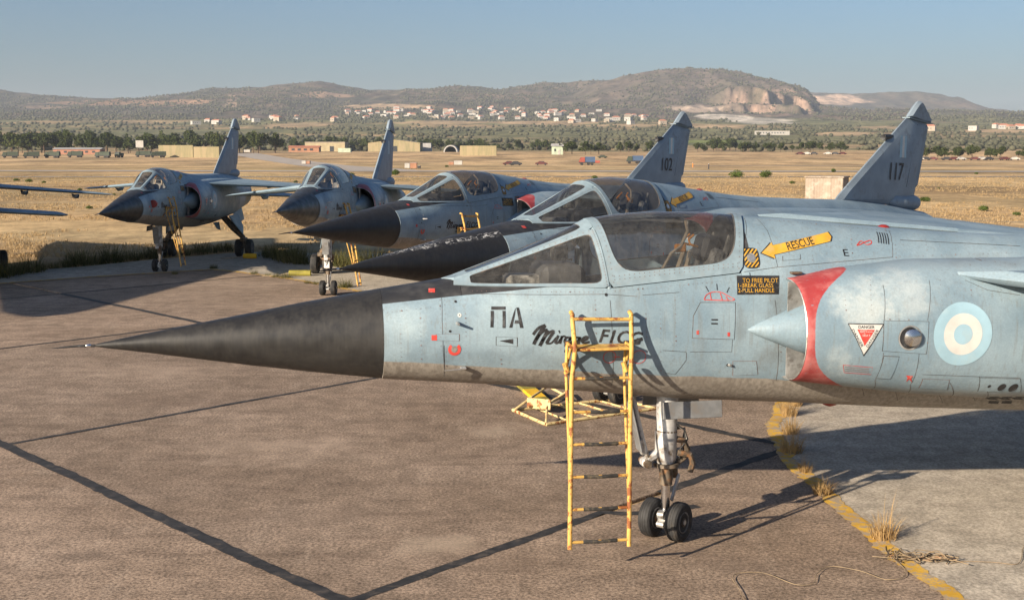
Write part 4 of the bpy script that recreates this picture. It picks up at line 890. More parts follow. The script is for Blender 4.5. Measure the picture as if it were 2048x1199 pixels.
# ================================================================ land: field, valley, hills
def vnoise(x, y, sc, seed, octv=4):
    out = 0; amp = 1; tot = 0
    for o in range(octv):
        g = np.random.default_rng(seed + o).random((128, 128)); u = x / sc; v = y / sc; i = np.floor(u).astype(int); j = np.floor(v).astype(int); fu = u - i; fv = v - j
        fu = fu * fu * (3 - 2 * fu); fv = fv * fv * (3 - 2 * fv); G = lambda a, b: g[a % 128, b % 128]
        out = out + amp * ((G(i, j) * (1 - fu) + G(i + 1, j) * fu) * (1 - fv) + (G(i, j + 1) * (1 - fu) + G(i + 1, j + 1) * fu) * fv); tot += amp; amp *= .5; sc *= .5
    return out / tot
ss_ = lambda a, b, x: (lambda t: t * t * (3 - 2 * t))(np.clip((x - a) / (b - a), 0, 1))
RG1 = (4300, 2450, [(-700, 205), (-300, 192), (0, 184), (100, 195), (200, 201), (350, 189), (500, 179), (640, 166), (740, 178), (800, 182), (900, 175), (1000, 181), (1100, 172), (1200, 166), (1300, 172), (1500, 195), (1700, 232), (2600, 240)])
RG2 = (3900, 2900, [(900, 262), (1000, 240), (1100, 205), (1200, 165), (1290, 150), (1370, 138), (1440, 143), (1530, 163), (1590, 177), (1608, 190), (1630, 214), (1665, 238), (1700, 262), (2600, 300)])
RG3 = (5600, 4000, [(1300, 215), (1450, 195), (1560, 188), (1600, 184), (1700, 191), (1760, 191), (1830, 187), (1870, 190), (1930, 217), (1980, 221), (2048, 228), (2200, 236), (2700, 225)])
GZ = -.035
def land_z(X, Y):
    val = np.where(Y > 900, 60 * (np.clip(Y - 900, 0, None) / 1800) ** 1.25, 0); val = np.minimum(val, 95)
    val = val + np.interp(Y, [0, 100, 250, 430, 560, 700, 900, 1700], [0, 0, -1.0, -2.6, -1.6, .4, 1.0, 3.0])
    z = val + GZ
    for k, (D, B, pts) in enumerate((RG1, RG2, RG3)):
        wob = (vnoise(X + 9000, Y + 9000, 420, 40 + k, 3) - .5); px = 1024 + X / (D if k != 1 else np.maximum(Y, 3150)) * FPX
        zr = np.interp(px, [p[0] for p in pts], [zat(p[1], D) for p in pts]) + 3
        t = np.clip((Y - B) / (D - B), 0, 1); sh = t ** (1.35 if k != 1 else 1.1); sh = sh * (1 + .22 * wob * np.sin(np.pi * t))
        if k == 1:                     # quarried cliff on the right flank of the big hill
            ck_ = ss_(1390, 1460, px) * (1 - ss_(1610, 1650, px)); t2 = t + (vnoise(X * 2 + 9000, Y * .3 + 9000, 110, 71, 5) - .5) * .26
            st_ = .30 * ss_(.10, .16, t2) + .30 * ss_(.30, .35, t2) + .40 * ss_(.42, 1.0, t2); sh = sh * (1 - ck_) + st_ * ck_
        back = np.clip((Y - D) / 2600, 0, 1)
        base = np.interp(B, [0, 800, 2700, 9000], [0, 0, 60, 95])
        h = base + (zr - base) * sh * (1 - .75 * back ** 1.5)
        h = np.where(Y < B, -50, h); z = np.maximum(z, h)
    z = z + np.where(Y > 1100, (vnoise(X + 5000, Y + 5000, 150, 60, 4) - .5) * ss_(1100, 3000, Y) * 20 - np.abs(vnoise(X + 7000, Y * .5 + 7000, 260, 66, 4) - .5) * ss_(2500, 3400, Y) * 60 + ss_(2500, 3400, Y) * 7, 0)
    z = z + np.where((Y > 800) & (Y < 1200), (vnoise(X + 5000, Y + 100, 60, 64, 3) - .5) * .6, 0)
    return z
NUc = 561
Yr = np.concatenate([np.linspace(-40, 100, 29), np.geomspace(106, 800, 60), np.geomspace(815, 2400, 90), np.linspace(2412, 4600, 260), np.geomspace(4620, 7800, 90)])
uu = np.linspace(-1, 1, NUc); X = uu[None, :] * (0.50 * np.clip(Yr, 0, None) + 130)[:, None]; Y = np.repeat(Yr[:, None], NUc, 1); Z = land_z(X, Y)
PX = 1024 + X / np.maximum(Y, 1) * FPX; PY = HOR - (Z - CAMH) / np.maximum(Y, 1) * FPX
def ell(cx, cy, rx, ry, nz=.35, seed=1):
    d = ((PX - cx) / rx) ** 2 + ((PY - cy) / ry) ** 2 + (vnoise(X + 9e3, Y * .6 + 9e3, 90, seed, 4) - .5) * 2 * nz * 2; return 1 - ss_(.6, 1.15, d)
def mixc(c, m, b): return c * (1 - m[..., None]) + np.array(b) * m[..., None]
n1 = vnoise(X + 2e4, Y + 2e4, 260, 3, 5); n2 = vnoise(X + 3e4, Y + 3e4, 60, 9, 4); n3 = vnoise(X + 2e4, Y * .35 + 2e4, 40, 15, 4)
c = np.zeros(X.shape + (3,)) + np.array((.475, .345, .19))
c = mixc(c, ss_(.42, .62, vnoise(X + 1e4, Y * 2.2 + 1e4, 22, 21, 4)) * .55, (.37, .245, .135)); c = mixc(c, ss_(.55, .7, vnoise(X + 1e4, Y * 2.6 + 2e4, 34, 25, 4)) * .5, (.54, .42, .25))
c = mixc(c, ss_(.60, .72, vnoise(X + 4e4, Y * 2 + 1e4, 60, 28, 4)) * .4 * ss_(60, 200, Y), (.24, .20, .09)); c = mixc(c, ss_(250, 600, Y) * .35, (.40, .27, .165))
gv = ss_(760, 1000, Y + (n2 - .5) * 300); c = mixc(c, gv, (.155, .15, .075)); c = mixc(c, gv * ss_(.52, .66, n1) * .8, (.36, .25, .145)); c = mixc(c, gv * ss_(.5, .66, n3) * .6, (.085, .095, .045))
hl = ss_(2500, 2900, Y + (n1 - .5) * 500); c = mixc(c, hl, (.078, .068, .052)); c = mixc(c, hl * ss_(.48, .68, n1) * .6, (.125, .09, .068)); c = mixc(c, hl * ss_(.5, .62, n2) * .6, (.052, .056, .035)); c = mixc(c, hl * ss_(.56, .7, n3) * .35, (.22, .165, .12))
bh = ss_(1080, 1300, PX) * (1 - ss_(1590, 1640, PX)) * ss_(2950, 3050, Y) * (Y < 4300); c = mixc(c, bh * .6, (.145, .112, .095)); c = mixc(c, bh * ss_(.5, .62, n2) * .6, (.09, .08, .06))
# cliff, quarries, bare fields
ck = ell(1535, 215, 95, 38, .25, 31) * (Y > 2900) * (Y < 4200); c = mixc(c, ck * .8, (.29, .20, .155)); c = mixc(c, ck * ss_(.48, .58, vnoise(X * 1.0 + 9e3, Y * .12 + 9e3, 30, 33, 4)) * .8, (.10, .085, .07))
c = mixc(c, ck * ss_(.52, .60, vnoise(X + 9e3, Y * .5 + 9e3, 22, 36, 4)) * .7, (.07, .07, .045))
for q in ((1668, 203, 68, 12, (.55, .39, .28), 35, 4000), (1600, 193, 18, 6, (.45, .33, .24), 36, 4000), (1400, 218, 70, 10, (.42, .33, .26), 37, 2900), (1530, 243, 70, 6, (.42, .385, .335), 38, 2000), (1450, 236, 60, 6, (.55, .49, .42), 39, 2000), (1440, 254, 60, 4, (.42, .30, .18), 41, 1200),
          (650, 193, 62, 6, (.42, .27, .18), 42, 2500), (270, 207, 130, 7, (.33, .20, .13), 43, 2400), (380, 205, 40, 5, (.38, .23, .15), 44, 2400), (780, 214, 90, 5, (.42, .30, .19), 45, 2000), (900, 246, 110, 4, (.38, .27, .16), 46, 1400), (1130, 246, 120, 4, (.40, .28, .17), 47, 1400), (600, 250, 80, 4, (.40, .28, .17), 48, 1400),
          (1680, 268, 60, 4, (.42, .30, .18), 49, 900), (1250, 252, 80, 3, (.34, .25, .15), 50, 1200), (1990, 262, 70, 4, (.40, .28, .17), 51, 900), (1760, 256, 60, 3, (.36, .26, .16), 52, 900), (95, 216, 40, 3, (.34, .24, .17), 53, 2000), (470, 205, 12, 14, (.33, .23, .17), 54, 2600), (1420, 283, 60, 3, (.14, .17, .05), 55, 700)):
    c = mixc(c, ell(q[0], q[1], q[2], q[3], .6, q[5]) * (Y > q[6]) * (.6 if q[0] < 700 else .85), q[4])
LANDC = c
me = bpy.data.meshes.new('land'); nrow = len(Yr); nv = nrow * NUc
me.vertices.add(nv); me.vertices.foreach_set('co', np.stack([X, Y, Z], -1).astype(np.float32).ravel())
ii = np.arange((nrow - 1) * (NUc - 1)); r_ = ii // (NUc - 1); q_ = ii % (NUc - 1); a0 = r_ * NUc + q_
quad = np.stack([a0, a0 + 1, a0 + NUc + 1, a0 + NUc], 1).astype(np.int32)
def fast_mesh(me, quad, k):
    me.loops.add(quad.size); me.loops.foreach_set('vertex_index', quad.ravel()); me.polygons.add(len(quad)); me.polygons.foreach_set('loop_start', np.arange(0, quad.size, k, dtype=np.int32))
    me.polygons.foreach_set('use_smooth', np.ones(len(quad), bool)); me.update(calc_edges=True)
fast_mesh(me, quad, 4)
at_ = me.color_attributes.new('land', 'FLOAT_COLOR', 'POINT'); at_.data.foreach_set('color', np.concatenate([c, np.ones(c.shape[:2] + (1,))], -1).astype(np.float32).ravel())
n = N('land_soil'); v = n.coord(); vc = n.n('ShaderNodeVertexColor', layer_name='land').outputs[0]
a = n.noise(n.scale(v, (1, .6, 1)), .9, 6, .7); b = n.noise(n.scale(v, (1, .5, 1)), .03, 9, .78); cc = n.mix(1, vc, n.mix(n.ramp(a, .3, .7), (.74,) * 3, (1.26,) * 3), 'MULTIPLY'); cc = n.mix(1, cc, n.mix(n.ramp(b, .35, .65), (.52, .53, .52), (1.42, 1.38, 1.32)), 'MULTIPLY')
n.principled(cc, 1, 0, n.bump(n.noise(v, 2.5, 5, .7), .5, .12), .1); MAT['land_soil'] = n.m
tag(obj('terrain', me, 'land_soil', None, False), kind='structure')
_Y = np.linspace(20, 900, 1800); _PY = HOR + (CAMH - land_z(_Y * 0, _Y)) / _Y * FPX
def gd(yb): return float(np.interp(-yb, -_PY, _Y))
def gl(px, yb):
    D = gd(yb); return (xat(px, D), D)
def zl(x, y): return float(land_z(np.array([float(x)]), np.array([float(y)]))[0])

# ---------------------------------------------------------------- taxiways across the field
simple('taxiway_grey', (.36, .315, .27), .9, 0, .12, .2, (.30, .25, .20), .4)
def road(name, pts, wd):
    r = ribbon([gl(*p) for p in pts], wd, 0, name, 'taxiway_grey', None, .15, 6)
    for q in r.data.vertices: q.co.z = zl(q.co.x, q.co.y) + .06
    tag(r, kind='structure')
road('taxiway', [(-400, 341), (2500, 343)], 17); road('service_road', [(-300, 353.5), (2500, 353)], 4.5); road('taxiway', [(482, 306), (640, 330), (760, 341)], 16)
road('service_road', [(1380, 331), (2500, 333)], 12)

# ---------------------------------------------------------------- vegetation
def leaf_mat(name, a, b, tr=.25):
    n = N(name); v = n.coord(); g = n.n('ShaderNodeNewGeometry'); oi = n.n('ShaderNodeObjectInfo')
    c = n.mix(g.outputs['Random Per Island'], a, b); c = n.mix(n.math('MULTIPLY', oi.outputs['Random'], .45), c, tuple(q * .6 for q in a))
    d = n.n('ShaderNodeBsdfDiffuse'); n.set(d.inputs[0], c); t = n.n('ShaderNodeBsdfTranslucent'); n.set(t.inputs[0], c); m = n.n('ShaderNodeMixShader'); m.inputs[0].default_value = tr
    n.t.links.new(d.outputs[0], m.inputs[1]); n.t.links.new(t.outputs[0], m.inputs[2]); n.t.links.new(m.outputs[0], n.out.inputs[0]); MAT[name] = n.m
leaf_mat('pine_leaf', (.040, .056, .020), (.088, .10, .036)); leaf_mat('olive_leaf', (.078, .082, .052), (.135, .13, .086)); leaf_mat('dry_blade', (.38, .27, .145), (.54, .40, .225), .35); leaf_mat('weed_blade', (.060, .075, .028), (.24, .205, .09), .3); leaf_mat('shrub_leaf', (.07, .105, .03), (.13, .17, .05)); leaf_mat('tan_blade', (.42, .27, .12), (.50, .36, .18), .3)
simple('bark', (.11, .075, .05), .9)
def leaf_cloud(blobs, count, size, seed):
    g = np.random.default_rng(seed); V = []; F = []
    w_ = np.array([b[3] ** 2 for b in blobs]); w_ = w_ / w_.sum()
    for k in range(count):
        b = blobs[g.choice(len(blobs), p=w_)]; d = g.normal(size=3); d /= np.linalg.norm(d); r = b[3] * g.uniform(.62, 1.05); p = np.array(b[:3]) + d * r * np.array([1, 1, .85])
        nrm = d + g.normal(size=3) * .6; nrm /= np.linalg.norm(nrm); u = np.cross(nrm, g.normal(size=3)); u /= np.linalg.norm(u); v_ = np.cross(nrm, u); s_ = size * g.uniform(.6, 1.3); o = len(V)
        V += [p + u * s_, p + v_ * s_ * .8 + nrm * s_ * .2, p - u * s_ * .9, p - v_ * s_]; F += [(o, o + 1, o + 2), (o, o + 2, o + 3)]
    return V, F
tree_meshes = []
for k in range(7):
    g = np.random.default_rng(100 + k); H = 1.0; nb_ = 8 + k % 3
    blobs = [(g.normal() * .20, g.normal() * .20, g.uniform(.38, .84), g.uniform(.14, .23)) for _ in range(nb_)] + [(0, 0, .6, .27), (g.normal() * .08, 0, .88, .13)]
    V, F = leaf_cloud(blobs, 620, .060, 200 + k); cm = MB().add(V, F).mesh('crown'); cm.materials.append(MAT['pine_leaf'])
    tm = MB().tube([(0, 0, -.03), (.01, 0, .2), (.0, .01, .5), (0, 0, .75)], [.035, .028, .02, .01], 6)
    for q in range(4):
        b = blobs[q]; tm.tube([(0, 0, .25 + .06 * q), (b[0] * .6, b[1] * .6, b[2] - .1), b[:3]], [.016, .012, .006], 5)
    tm = tm.mesh('trunk'); tm.materials.append(MAT['bark']); tree_meshes.append((cm, tm))
def tree(x, y, h, wf, label, group, name='pine_tree', k=None):
    k = random.randrange(7) if k is None else k; r = empty(name, (x, y, zl(x, y)), random.uniform(0, 6.28)); r.scale = (h * wf, h * wf, h)
    for nm, m in zip(('crown', 'trunk'), tree_meshes[k]):
        o = bpy.data.objects.new(nm, m); COL.objects.link(o); o.parent = r
    tag(r, label, 'tree', group)
def belt(x0, x1, step, yb, tops, label, group, name='pine_tree', rows=1):
    px = x0
    while px < x1:
        for r in range(rows):
            p = px + random.uniform(-.4, .4) * step; D = gd(yb) * (1 + .10 * r); X = xat(p, D); top = random.uniform(*tops)
            h = (yb - top) / FPX * D * (1 + .05 * r); tree(X, D + random.uniform(-12, 12), h, random.uniform(.75, 1.05), label, group, name)
        px += step * random.uniform(.75, 1.25)
belt(-10, 560, 17, 306, (262, 278), 'dark pine in the tree belt behind the trucks and the sand coloured wall, left half', 'pines of the left tree belt', rows=1)
belt(0, 540, 24, 303, (258, 270), 'tall pine standing in the back row of the left tree belt', 'back row pines of the left tree belt')
belt(545, 760, 15, 301, (270, 282), 'pine behind the red roofed sheds and hangar', 'pines behind the sheds')
belt(845, 1110, 12, 301, (276, 288), 'pine behind the arched shelter and the second sand coloured wall', 'pines behind the arched shelter')
belt(1128, 1215, 16, 309, (280, 288), 'round pine in the clump right of the pale green hut', 'pines of the middle clump'); belt(1240, 1300, 18, 305, (281, 288), 'pine in the small clump left of the tail numbered 102', 'pines left of tail 102')
belt(1455, 1700, 14, 304, (281, 292), 'pine in the row between the two numbered tails', 'pines between the tails'); belt(1860, 1990, 13, 318, (289, 298), 'pine in the row right of the tail numbered 117', 'pines right of tail 117')
belt(1985, 2080, 15, 317, (292, 302), 'pine at the right picture edge', 'pines at the right edge'); belt(1390, 1450, 20, 304, (284, 294), 'pine just right of the tail numbered 102', 'pines just right of tail 102')
belt(1420, 1470, 7, 263, (236, 244), 'slender cypress below the quarry', 'cypresses below the quarry', 'cypress_tree')

def cloud_object(name, mat, basev, basef, P, SC, rot, label=None, cat=None, zs=None):
    n_ = len(P); bv = np.array(basev); bf = np.array(basef); ca, sa = np.cos(rot), np.sin(rot)
    vx = bv[None, :, 0] * ca[:, None] - bv[None, :, 1] * sa[:, None]; vy = bv[None, :, 0] * sa[:, None] + bv[None, :, 1] * ca[:, None]; vz = np.repeat(bv[None, :, 2], n_, 0)
    V = np.stack([vx * SC[:, None], vy * SC[:, None], vz * (SC if zs is None else zs)[:, None]], -1) + P[:, None, :]
    F = (bf[None] + (np.arange(n_) * len(bv))[:, None, None]).reshape(-1, bf.shape[1]).astype(np.int32)
    m = bpy.data.meshes.new(name); m.vertices.add(V.shape[0] * V.shape[1]); m.vertices.foreach_set('co', V.astype(np.float32).ravel()); fast_mesh(m, F, 3)
    o = obj(name, m, mat, None, False); tag(o, label, cat, None, 'stuff'); return o
# olive groves and scrub on the slopes: a mass nobody could count
g = np.random.default_rng(5); pts = []
cand_y = np.concatenate([g.uniform(900, 2600, 5600), g.uniform(2500, 4300, 20000), g.uniform(700, 1400, 1800)]); cand_x = g.uniform(-1, 1, len(cand_y)) * (.46 * cand_y + 40)
dens = vnoise(cand_x + 2e4, cand_y + 2e4, 200, 77, 4); iy = np.searchsorted(Yr, cand_y).clip(0, nrow - 1); ix = np.clip(((cand_x / (0.50 * cand_y + 130) + 1) / 2 * (NUc - 1)).round().astype(int), 0, NUc - 1)
lum = LANDC[iy, ix].sum(-1); keep = (dens > .40) & (lum < .62) ; cand_x, cand_y, = cand_x[keep], cand_y[keep]; cz = land_z(cand_x, cand_y)
bm = bmesh.new(); bmesh.ops.create_icosphere(bm, subdivisions=1, radius=1); bm.verts.ensure_lookup_table(); g2 = np.random.default_rng(8)
for k_ in range(2):
    bv = [np.array(v.co) * g2.uniform(.70, 1.2) * np.array([1, 1, .85]) + np.array([0, 0, .7]) for v in bm.verts]; bf = [[v.index for v in f.verts] for f in bm.faces]; bv = [tuple(q) for q in bv]
    sel = np.arange(len(cand_x)) % 2 == k_; P_ = np.stack([cand_x, cand_y, cz], -1)[sel]; sc_ = g.uniform(1.5, 3.3, sel.sum()) * np.where(P_[:, 1] > 2600, 1.15, 1.0)
    cloud_object('olive_scrub', 'olive_leaf', bv, bf, P_, sc_, g.uniform(0, 6.28, sel.sum()), 'grey green olive trees and scrub spread over the far slopes', 'scrub')
bm.free()
# dry grass of the field
def tuft(nbl, hgt, spread, seed, lean=.5, wd=.02):
    g = np.random.default_rng(seed); V = []; F = []
    for k in range(nbl):
        a = g.uniform(0, 6.28); r = spread * math.sqrt(g.uniform()); b = np.array([r * math.cos(a), r * math.sin(a), 0]); h = hgt * g.uniform(.5, 1.1); l = lean * h * g.uniform(.3, 1); a2 = a + g.normal() * .7; d = np.array([math.cos(a2), math.sin(a2), 0]); s_ = np.array([-d[1], d[0], 0]) * wd * g.uniform(.6, 1.3)
        o = len(V); mid = b + d * l * .35 + np.array([0, 0, h * .6]); V += [b - s_, b + s_, mid - s_ * .7, mid + s_ * .7, b + d * l + np.array([0, 0, h])]; F += [(o, o + 1, o + 3), (o, o + 3, o + 2), (o + 2, o + 3, o + 4)]
    return V, F
n_t = 34000; ty = 33 + 150 * g.uniform(0, 1, n_t) ** 1.7; tx = g.uniform(-.46, .46, n_t) * ty
ov = np.array(outer)
def outside(x, y): return y > np.interp(x, [-34, -20, -14.41, -12.81, -11.32, -9.6, -8.2, -5.5, -2, 6, 16, 30, 60], [19, 30.5, 35.0, 36.6, 39.0, 41.2, 42.2, 41.0, 42, 46, 46.5, 44, 40]) + .15
k_ = outside(tx, ty) & (vnoise(tx + 1e3, ty + 1e3, 6, 91, 4) > .40); tx, ty = tx[k_], ty[k_]
V, F = tuft(11, .10, .20, 4, .9, .010); cloud_object('dry_grass', 'dry_blade', V, F, np.stack([tx, ty, land_z(tx, ty)], -1), g.uniform(.35, 1.15, len(tx)) * (1 + ty / 400), g.uniform(0, 6.28, len(tx)), 'dry straw coloured grass covering the field', 'grass')
# weeds along the pavement edge
weed = []
for k in range(4):
    V, F = tuft(170, .85, .34, 30 + k, .55, .008); V2, F2 = tuft(60, .5, .5, 40 + k, .9, .016); m = MB().add(V, F).add(V2, F2).mesh('weed_clump'); m.materials.append(MAT['weed_blade']); weed.append(m)
    V, F = tuft(170, .42, .17, 50 + k, .85, .005); V2, F2 = tuft(12, .9, .09, 60 + k, .22, .004); m = MB().add(V, F).add(V2, F2).mesh('dry_tuft'); m.materials.append(MAT['tan_blade']); weed.append(m)
def plant(px, py, h, label, kind=0, wf=1.0, group='dark green weeds along the pavement edge', xy=None):
    x, y = xy or gr(px, py); m = weed[2 * random.randrange(4) + kind]; o = bpy.data.objects.new('weed_clump' if kind == 0 else 'dry_grass_tuft', m); COL.objects.link(o)
    o.location = (x, y, GZ if kind == 0 else .008); o.rotation_euler = (0, 0, random.uniform(0, 6)); h *= (.42 if kind == 0 else .8); o.scale = (h * wf * (1.3 if kind == 0 else 1), h * wf * (1.3 if kind == 0 else 1), h); tag(o, label, 'weeds' if kind == 0 else 'grass tuft', group)
for px, py, h in ((-8, 556, 1.5), (14, 552, 1.3), (32, 548, 1.4), (58, 545, 1.6), (80, 541, 1.0), (108, 536, .8), (132, 533, .8), (150, 531, 1.5), (168, 530, 1.7), (190, 527, .9), (206, 525, 1.1), (222, 524, 1.7), (240, 522, 1.1), (266, 519, 1.2), (292, 516, .9), (306, 515, 1.5), (336, 511, .8), (372, 508, .9), (402, 506, 1.3), (428, 503, 1.0), (452, 501, 1.1)):
    plant(px, py, h, 'dark green weed clump along the pavement edge left of the chocked main wheel')
for px, py, h in ((535, 512, 1.1), (552, 516, 1.6), (572, 521, 2.0), (590, 525, 1.9), (604, 528, 1.5), (678, 532, 1.5), (700, 534, 1.8), (722, 536, 1.6), (745, 538, 1.9), (770, 538, 1.7), (668, 528, 1.3)):
    plant(px, py, h, 'dense dark weeds behind the nose wheels of the raised jet', group='dense weeds behind the raised jet')
for px, py, h in ((427, 537, .8), (508, 548, .7), (536, 552, .6), (553, 554, .7), (572, 556, .9), (615, 566, .6), (632, 568, .6), (690, 575, 1.2), (350, 548, .6)):
    plant(px, py, h * .7, 'small green tuft growing on the far part of the yellow edge line', group='tufts on the far edge line')
for px, py, h, wf, lb in ((1766, 1078, .62, 1.3, 'straw coloured grass tuft with tall reddish stems on the yellow line'), (1645, 988, .45, 1.6, 'sprawling dry weed on the yellow line beside the ladder shadow'), (1610, 945, .35, 1.5, 'low dry weed on the yellow line at the edge of the jet shadow'), (1583, 905, .6, 1.5, 'tall dry weed in the shadow on the yellow line'), (1580, 868, .6, 1.2, 'dry weed standing in the corner of the yellow line'), (1578, 832, .75, 1.0, 'upright dry weed where the yellow line passes under the jet'), (1590, 812, .7, 1.0, 'reddish dry weed under the belly of the nearest jet')):
    plant(px, py, h, lb, 1, wf, None)
# green shrubs on the field
shm = []
for k in range(3):
    V, F = leaf_cloud([(0, 0, .5, .5), (.4, .1, .4, .38), (-.35, .1, .45, .42), (.05, -.3, .4, .36)], 900, .055, 300 + k); m = MB().add(V, F).mesh('foliage'); m.materials.append(MAT['shrub_leaf']); shm.append(m)
def shrub(px, py, wpx, hpx, lb, group=None):
    x, y = gl(px, py); s_ = wpx / FPX * y / 1.6; r = empty('shrub', (x, y, zl(x, y)), random.uniform(0, 6)); r.scale = (s_, s_, hpx / FPX * y / 1.0); o = bpy.data.objects.new('foliage', random.choice(shm)); COL.objects.link(o); o.parent = r
    o2 = MB().tube([(0, 0, -.02), (0, 0, .4)], [.04, .02], 5).build('stem', 'bark', r); tag(r, lb, 'shrub', group)
shrub(1475, 355, 34, 17, 'round green bush left of its twin in the field'); shrub(1533, 355, 32, 17, 'round green bush right of its twin, left of the stone block')
for px, py, w_ in ((1367 + 490, 402, 22), (1973, 421, 26), (2040, 430, 18), (1586, 367, 14), (1880, 377, 8), (156, 381, 13), (85, 366, 12), (174, 417, 16), (225, 390, 10), (55, 352 + 12, 16), (790, 350, 26), (700, 352, 18), (30, 362, 14), (1850, 402, 20), (1955, 348, 10), (285, 362, 12), (590, 365, 12), (1190, 357, 16), (893, 334, 10), (1790, 378, 10)):
    shrub(px, py, w_, w_ * .5, 'small low green shrub scattered on the dry field', 'low shrubs on the field')

# ---------------------------------------------------------------- buildings, village
for nm, cl in (('wall_white', (.36, .345, .32)), ('wall_cream', (.31, .26, .20)), ('roof_tile', (.42, .17, .10)), ('camo_tan', (.34, .28, .17)), ('shed_green', (.36, .42, .32)), ('brick_red', (.30, .14, .09)), ('roof_grey', (.34, .33, .32)), ('truck_green', (.045, .06, .04)), ('car_red', (.085, .02, .02)), ('car_dark', (.03, .03, .035)), ('truck_blue', (.05, .09, .17)), ('trailer_red', (.28, .06, .04)), ('window_dark', (.03, .035, .04)), ('crate_brown', (.30, .15, .09)), ('post_orange', (.7, .2, .03))): simple(nm, cl, .75, 0, .12, .6)
def camo():
    n = N('camo_wall'); v = n.coord(); c = n.mix(n.ramp(n.noise(n.scale(v, (1, 1, .25)), .30, 4), .45, .55), (.31, .25, .15), (.24, .21, .12)); c = n.mix(n.ramp(n.noise(n.scale(v, (1, 1, .1)), 1.6, 4), .4, .7, 0, .5), c, (.34, .28, .15)); n.principled(c, .9); MAT['camo_wall'] = n.m
camo()
def house(X, D, wd, dp, ht, rz, roof, wall, label, group, z=None, cat='house'):
    r = empty('house', (X, D, (zl(X, D) if z is None else z) - .3), rz); MB().box((0, 0, ht / 2), (wd, dp, ht)).build('wall', wall, r, False)
    e = .35
    if roof == 'flat': MB().box((0, 0, ht + .15), (wd + .3, dp + .3, .3)).build('roof', 'roof_grey' if random.random() < .3 else 'wall_cream', r, False)
    else:
        a, b, t = wd / 2 + e, dp / 2 + e, ht + min(dp, wd) * .24
        MB().add([(-a, -b, ht + .003), (a, -b, ht + .003), (a, b, ht + .003), (-a, b, ht + .003), (-a * .55, 0, t), (a * .55, 0, t)], [(0, 1, 5, 4), (2, 3, 4, 5), (1, 2, 5), (3, 0, 4), (3, 2, 1, 0)]).build('roof', 'roof_tile', r, False)
    for q in range(max(2, int(wd / 4))): MB().box((-wd / 2 + (q + .6) * 3.4, -dp / 2 - .02, ht * .55), (1.3, .08, 1.4)).build('window', 'window_dark', r, False)
    tag(r, label, cat, group)
def spot(px, py):                     # where the terrain is seen at a picture point (search outward)
    d = ray(px, py); Yq = np.arange(850, 4600, 6.0); Xq = d[0] / d[1] * Yq; Zq = CAMH + d[2] / d[1] * Yq
    hit = np.nonzero(land_z(Xq, Yq) >= Zq)[0]; k = hit[0] if len(hit) else 350
    return float(Xq[k]), float(Yq[k])
hs_ = np.random.default_rng(21)
def cluster(n_, x0, x1, y0, y1, label, group, big=1.0):
    for k in range(n_):
        t = hs_.uniform(); px = x0 + (x1 - x0) * t; py = (y0 + (y1 - y0) * hs_.uniform())
        x_, y_ = spot(px, py); house(x_, y_, hs_.uniform(8, 16) * big, hs_.uniform(8, 11), hs_.uniform(3.5, 7.5), hs_.uniform(-.7, .7), 'flat' if hs_.uniform() < .45 else 'hip', 'wall_white' if hs_.uniform() < .75 else 'wall_cream', label, group)
cluster(56, 790, 1060, 219, 240, 'white house in the dense middle of the hillside village', 'houses in the middle of the village'); cluster(30, 1060, 1220, 223, 246, 'white house in the looser right part of the hillside village', 'houses in the right part of the village')
cluster(14, 690, 800, 222, 238, 'house in the left part of the hillside village', 'houses in the left part of the village'); cluster(7, 490, 560, 234, 246, 'pale house on the slope above the leftmost tail', 'houses above the leftmost tail'); cluster(3, 375, 440, 244, 250, 'lone pale house on the slope left of the leftmost tail', 'lone houses left of the leftmost tail', 1.3)
cluster(10, 1230, 1330, 232, 250, 'house between the village and the tail numbered 102', 'houses between village and tail 102'); cluster(6, 1940, 2048, 252, 262, 'low house at the right below the far hills', 'houses at the right edge'); cluster(3, 1840, 1900, 258, 270, 'small house just right of the tail numbered 117', 'houses right of tail 117'); cluster(4, 590, 690, 236, 246, 'house on the slope between the two left tails', 'houses between the left tails')
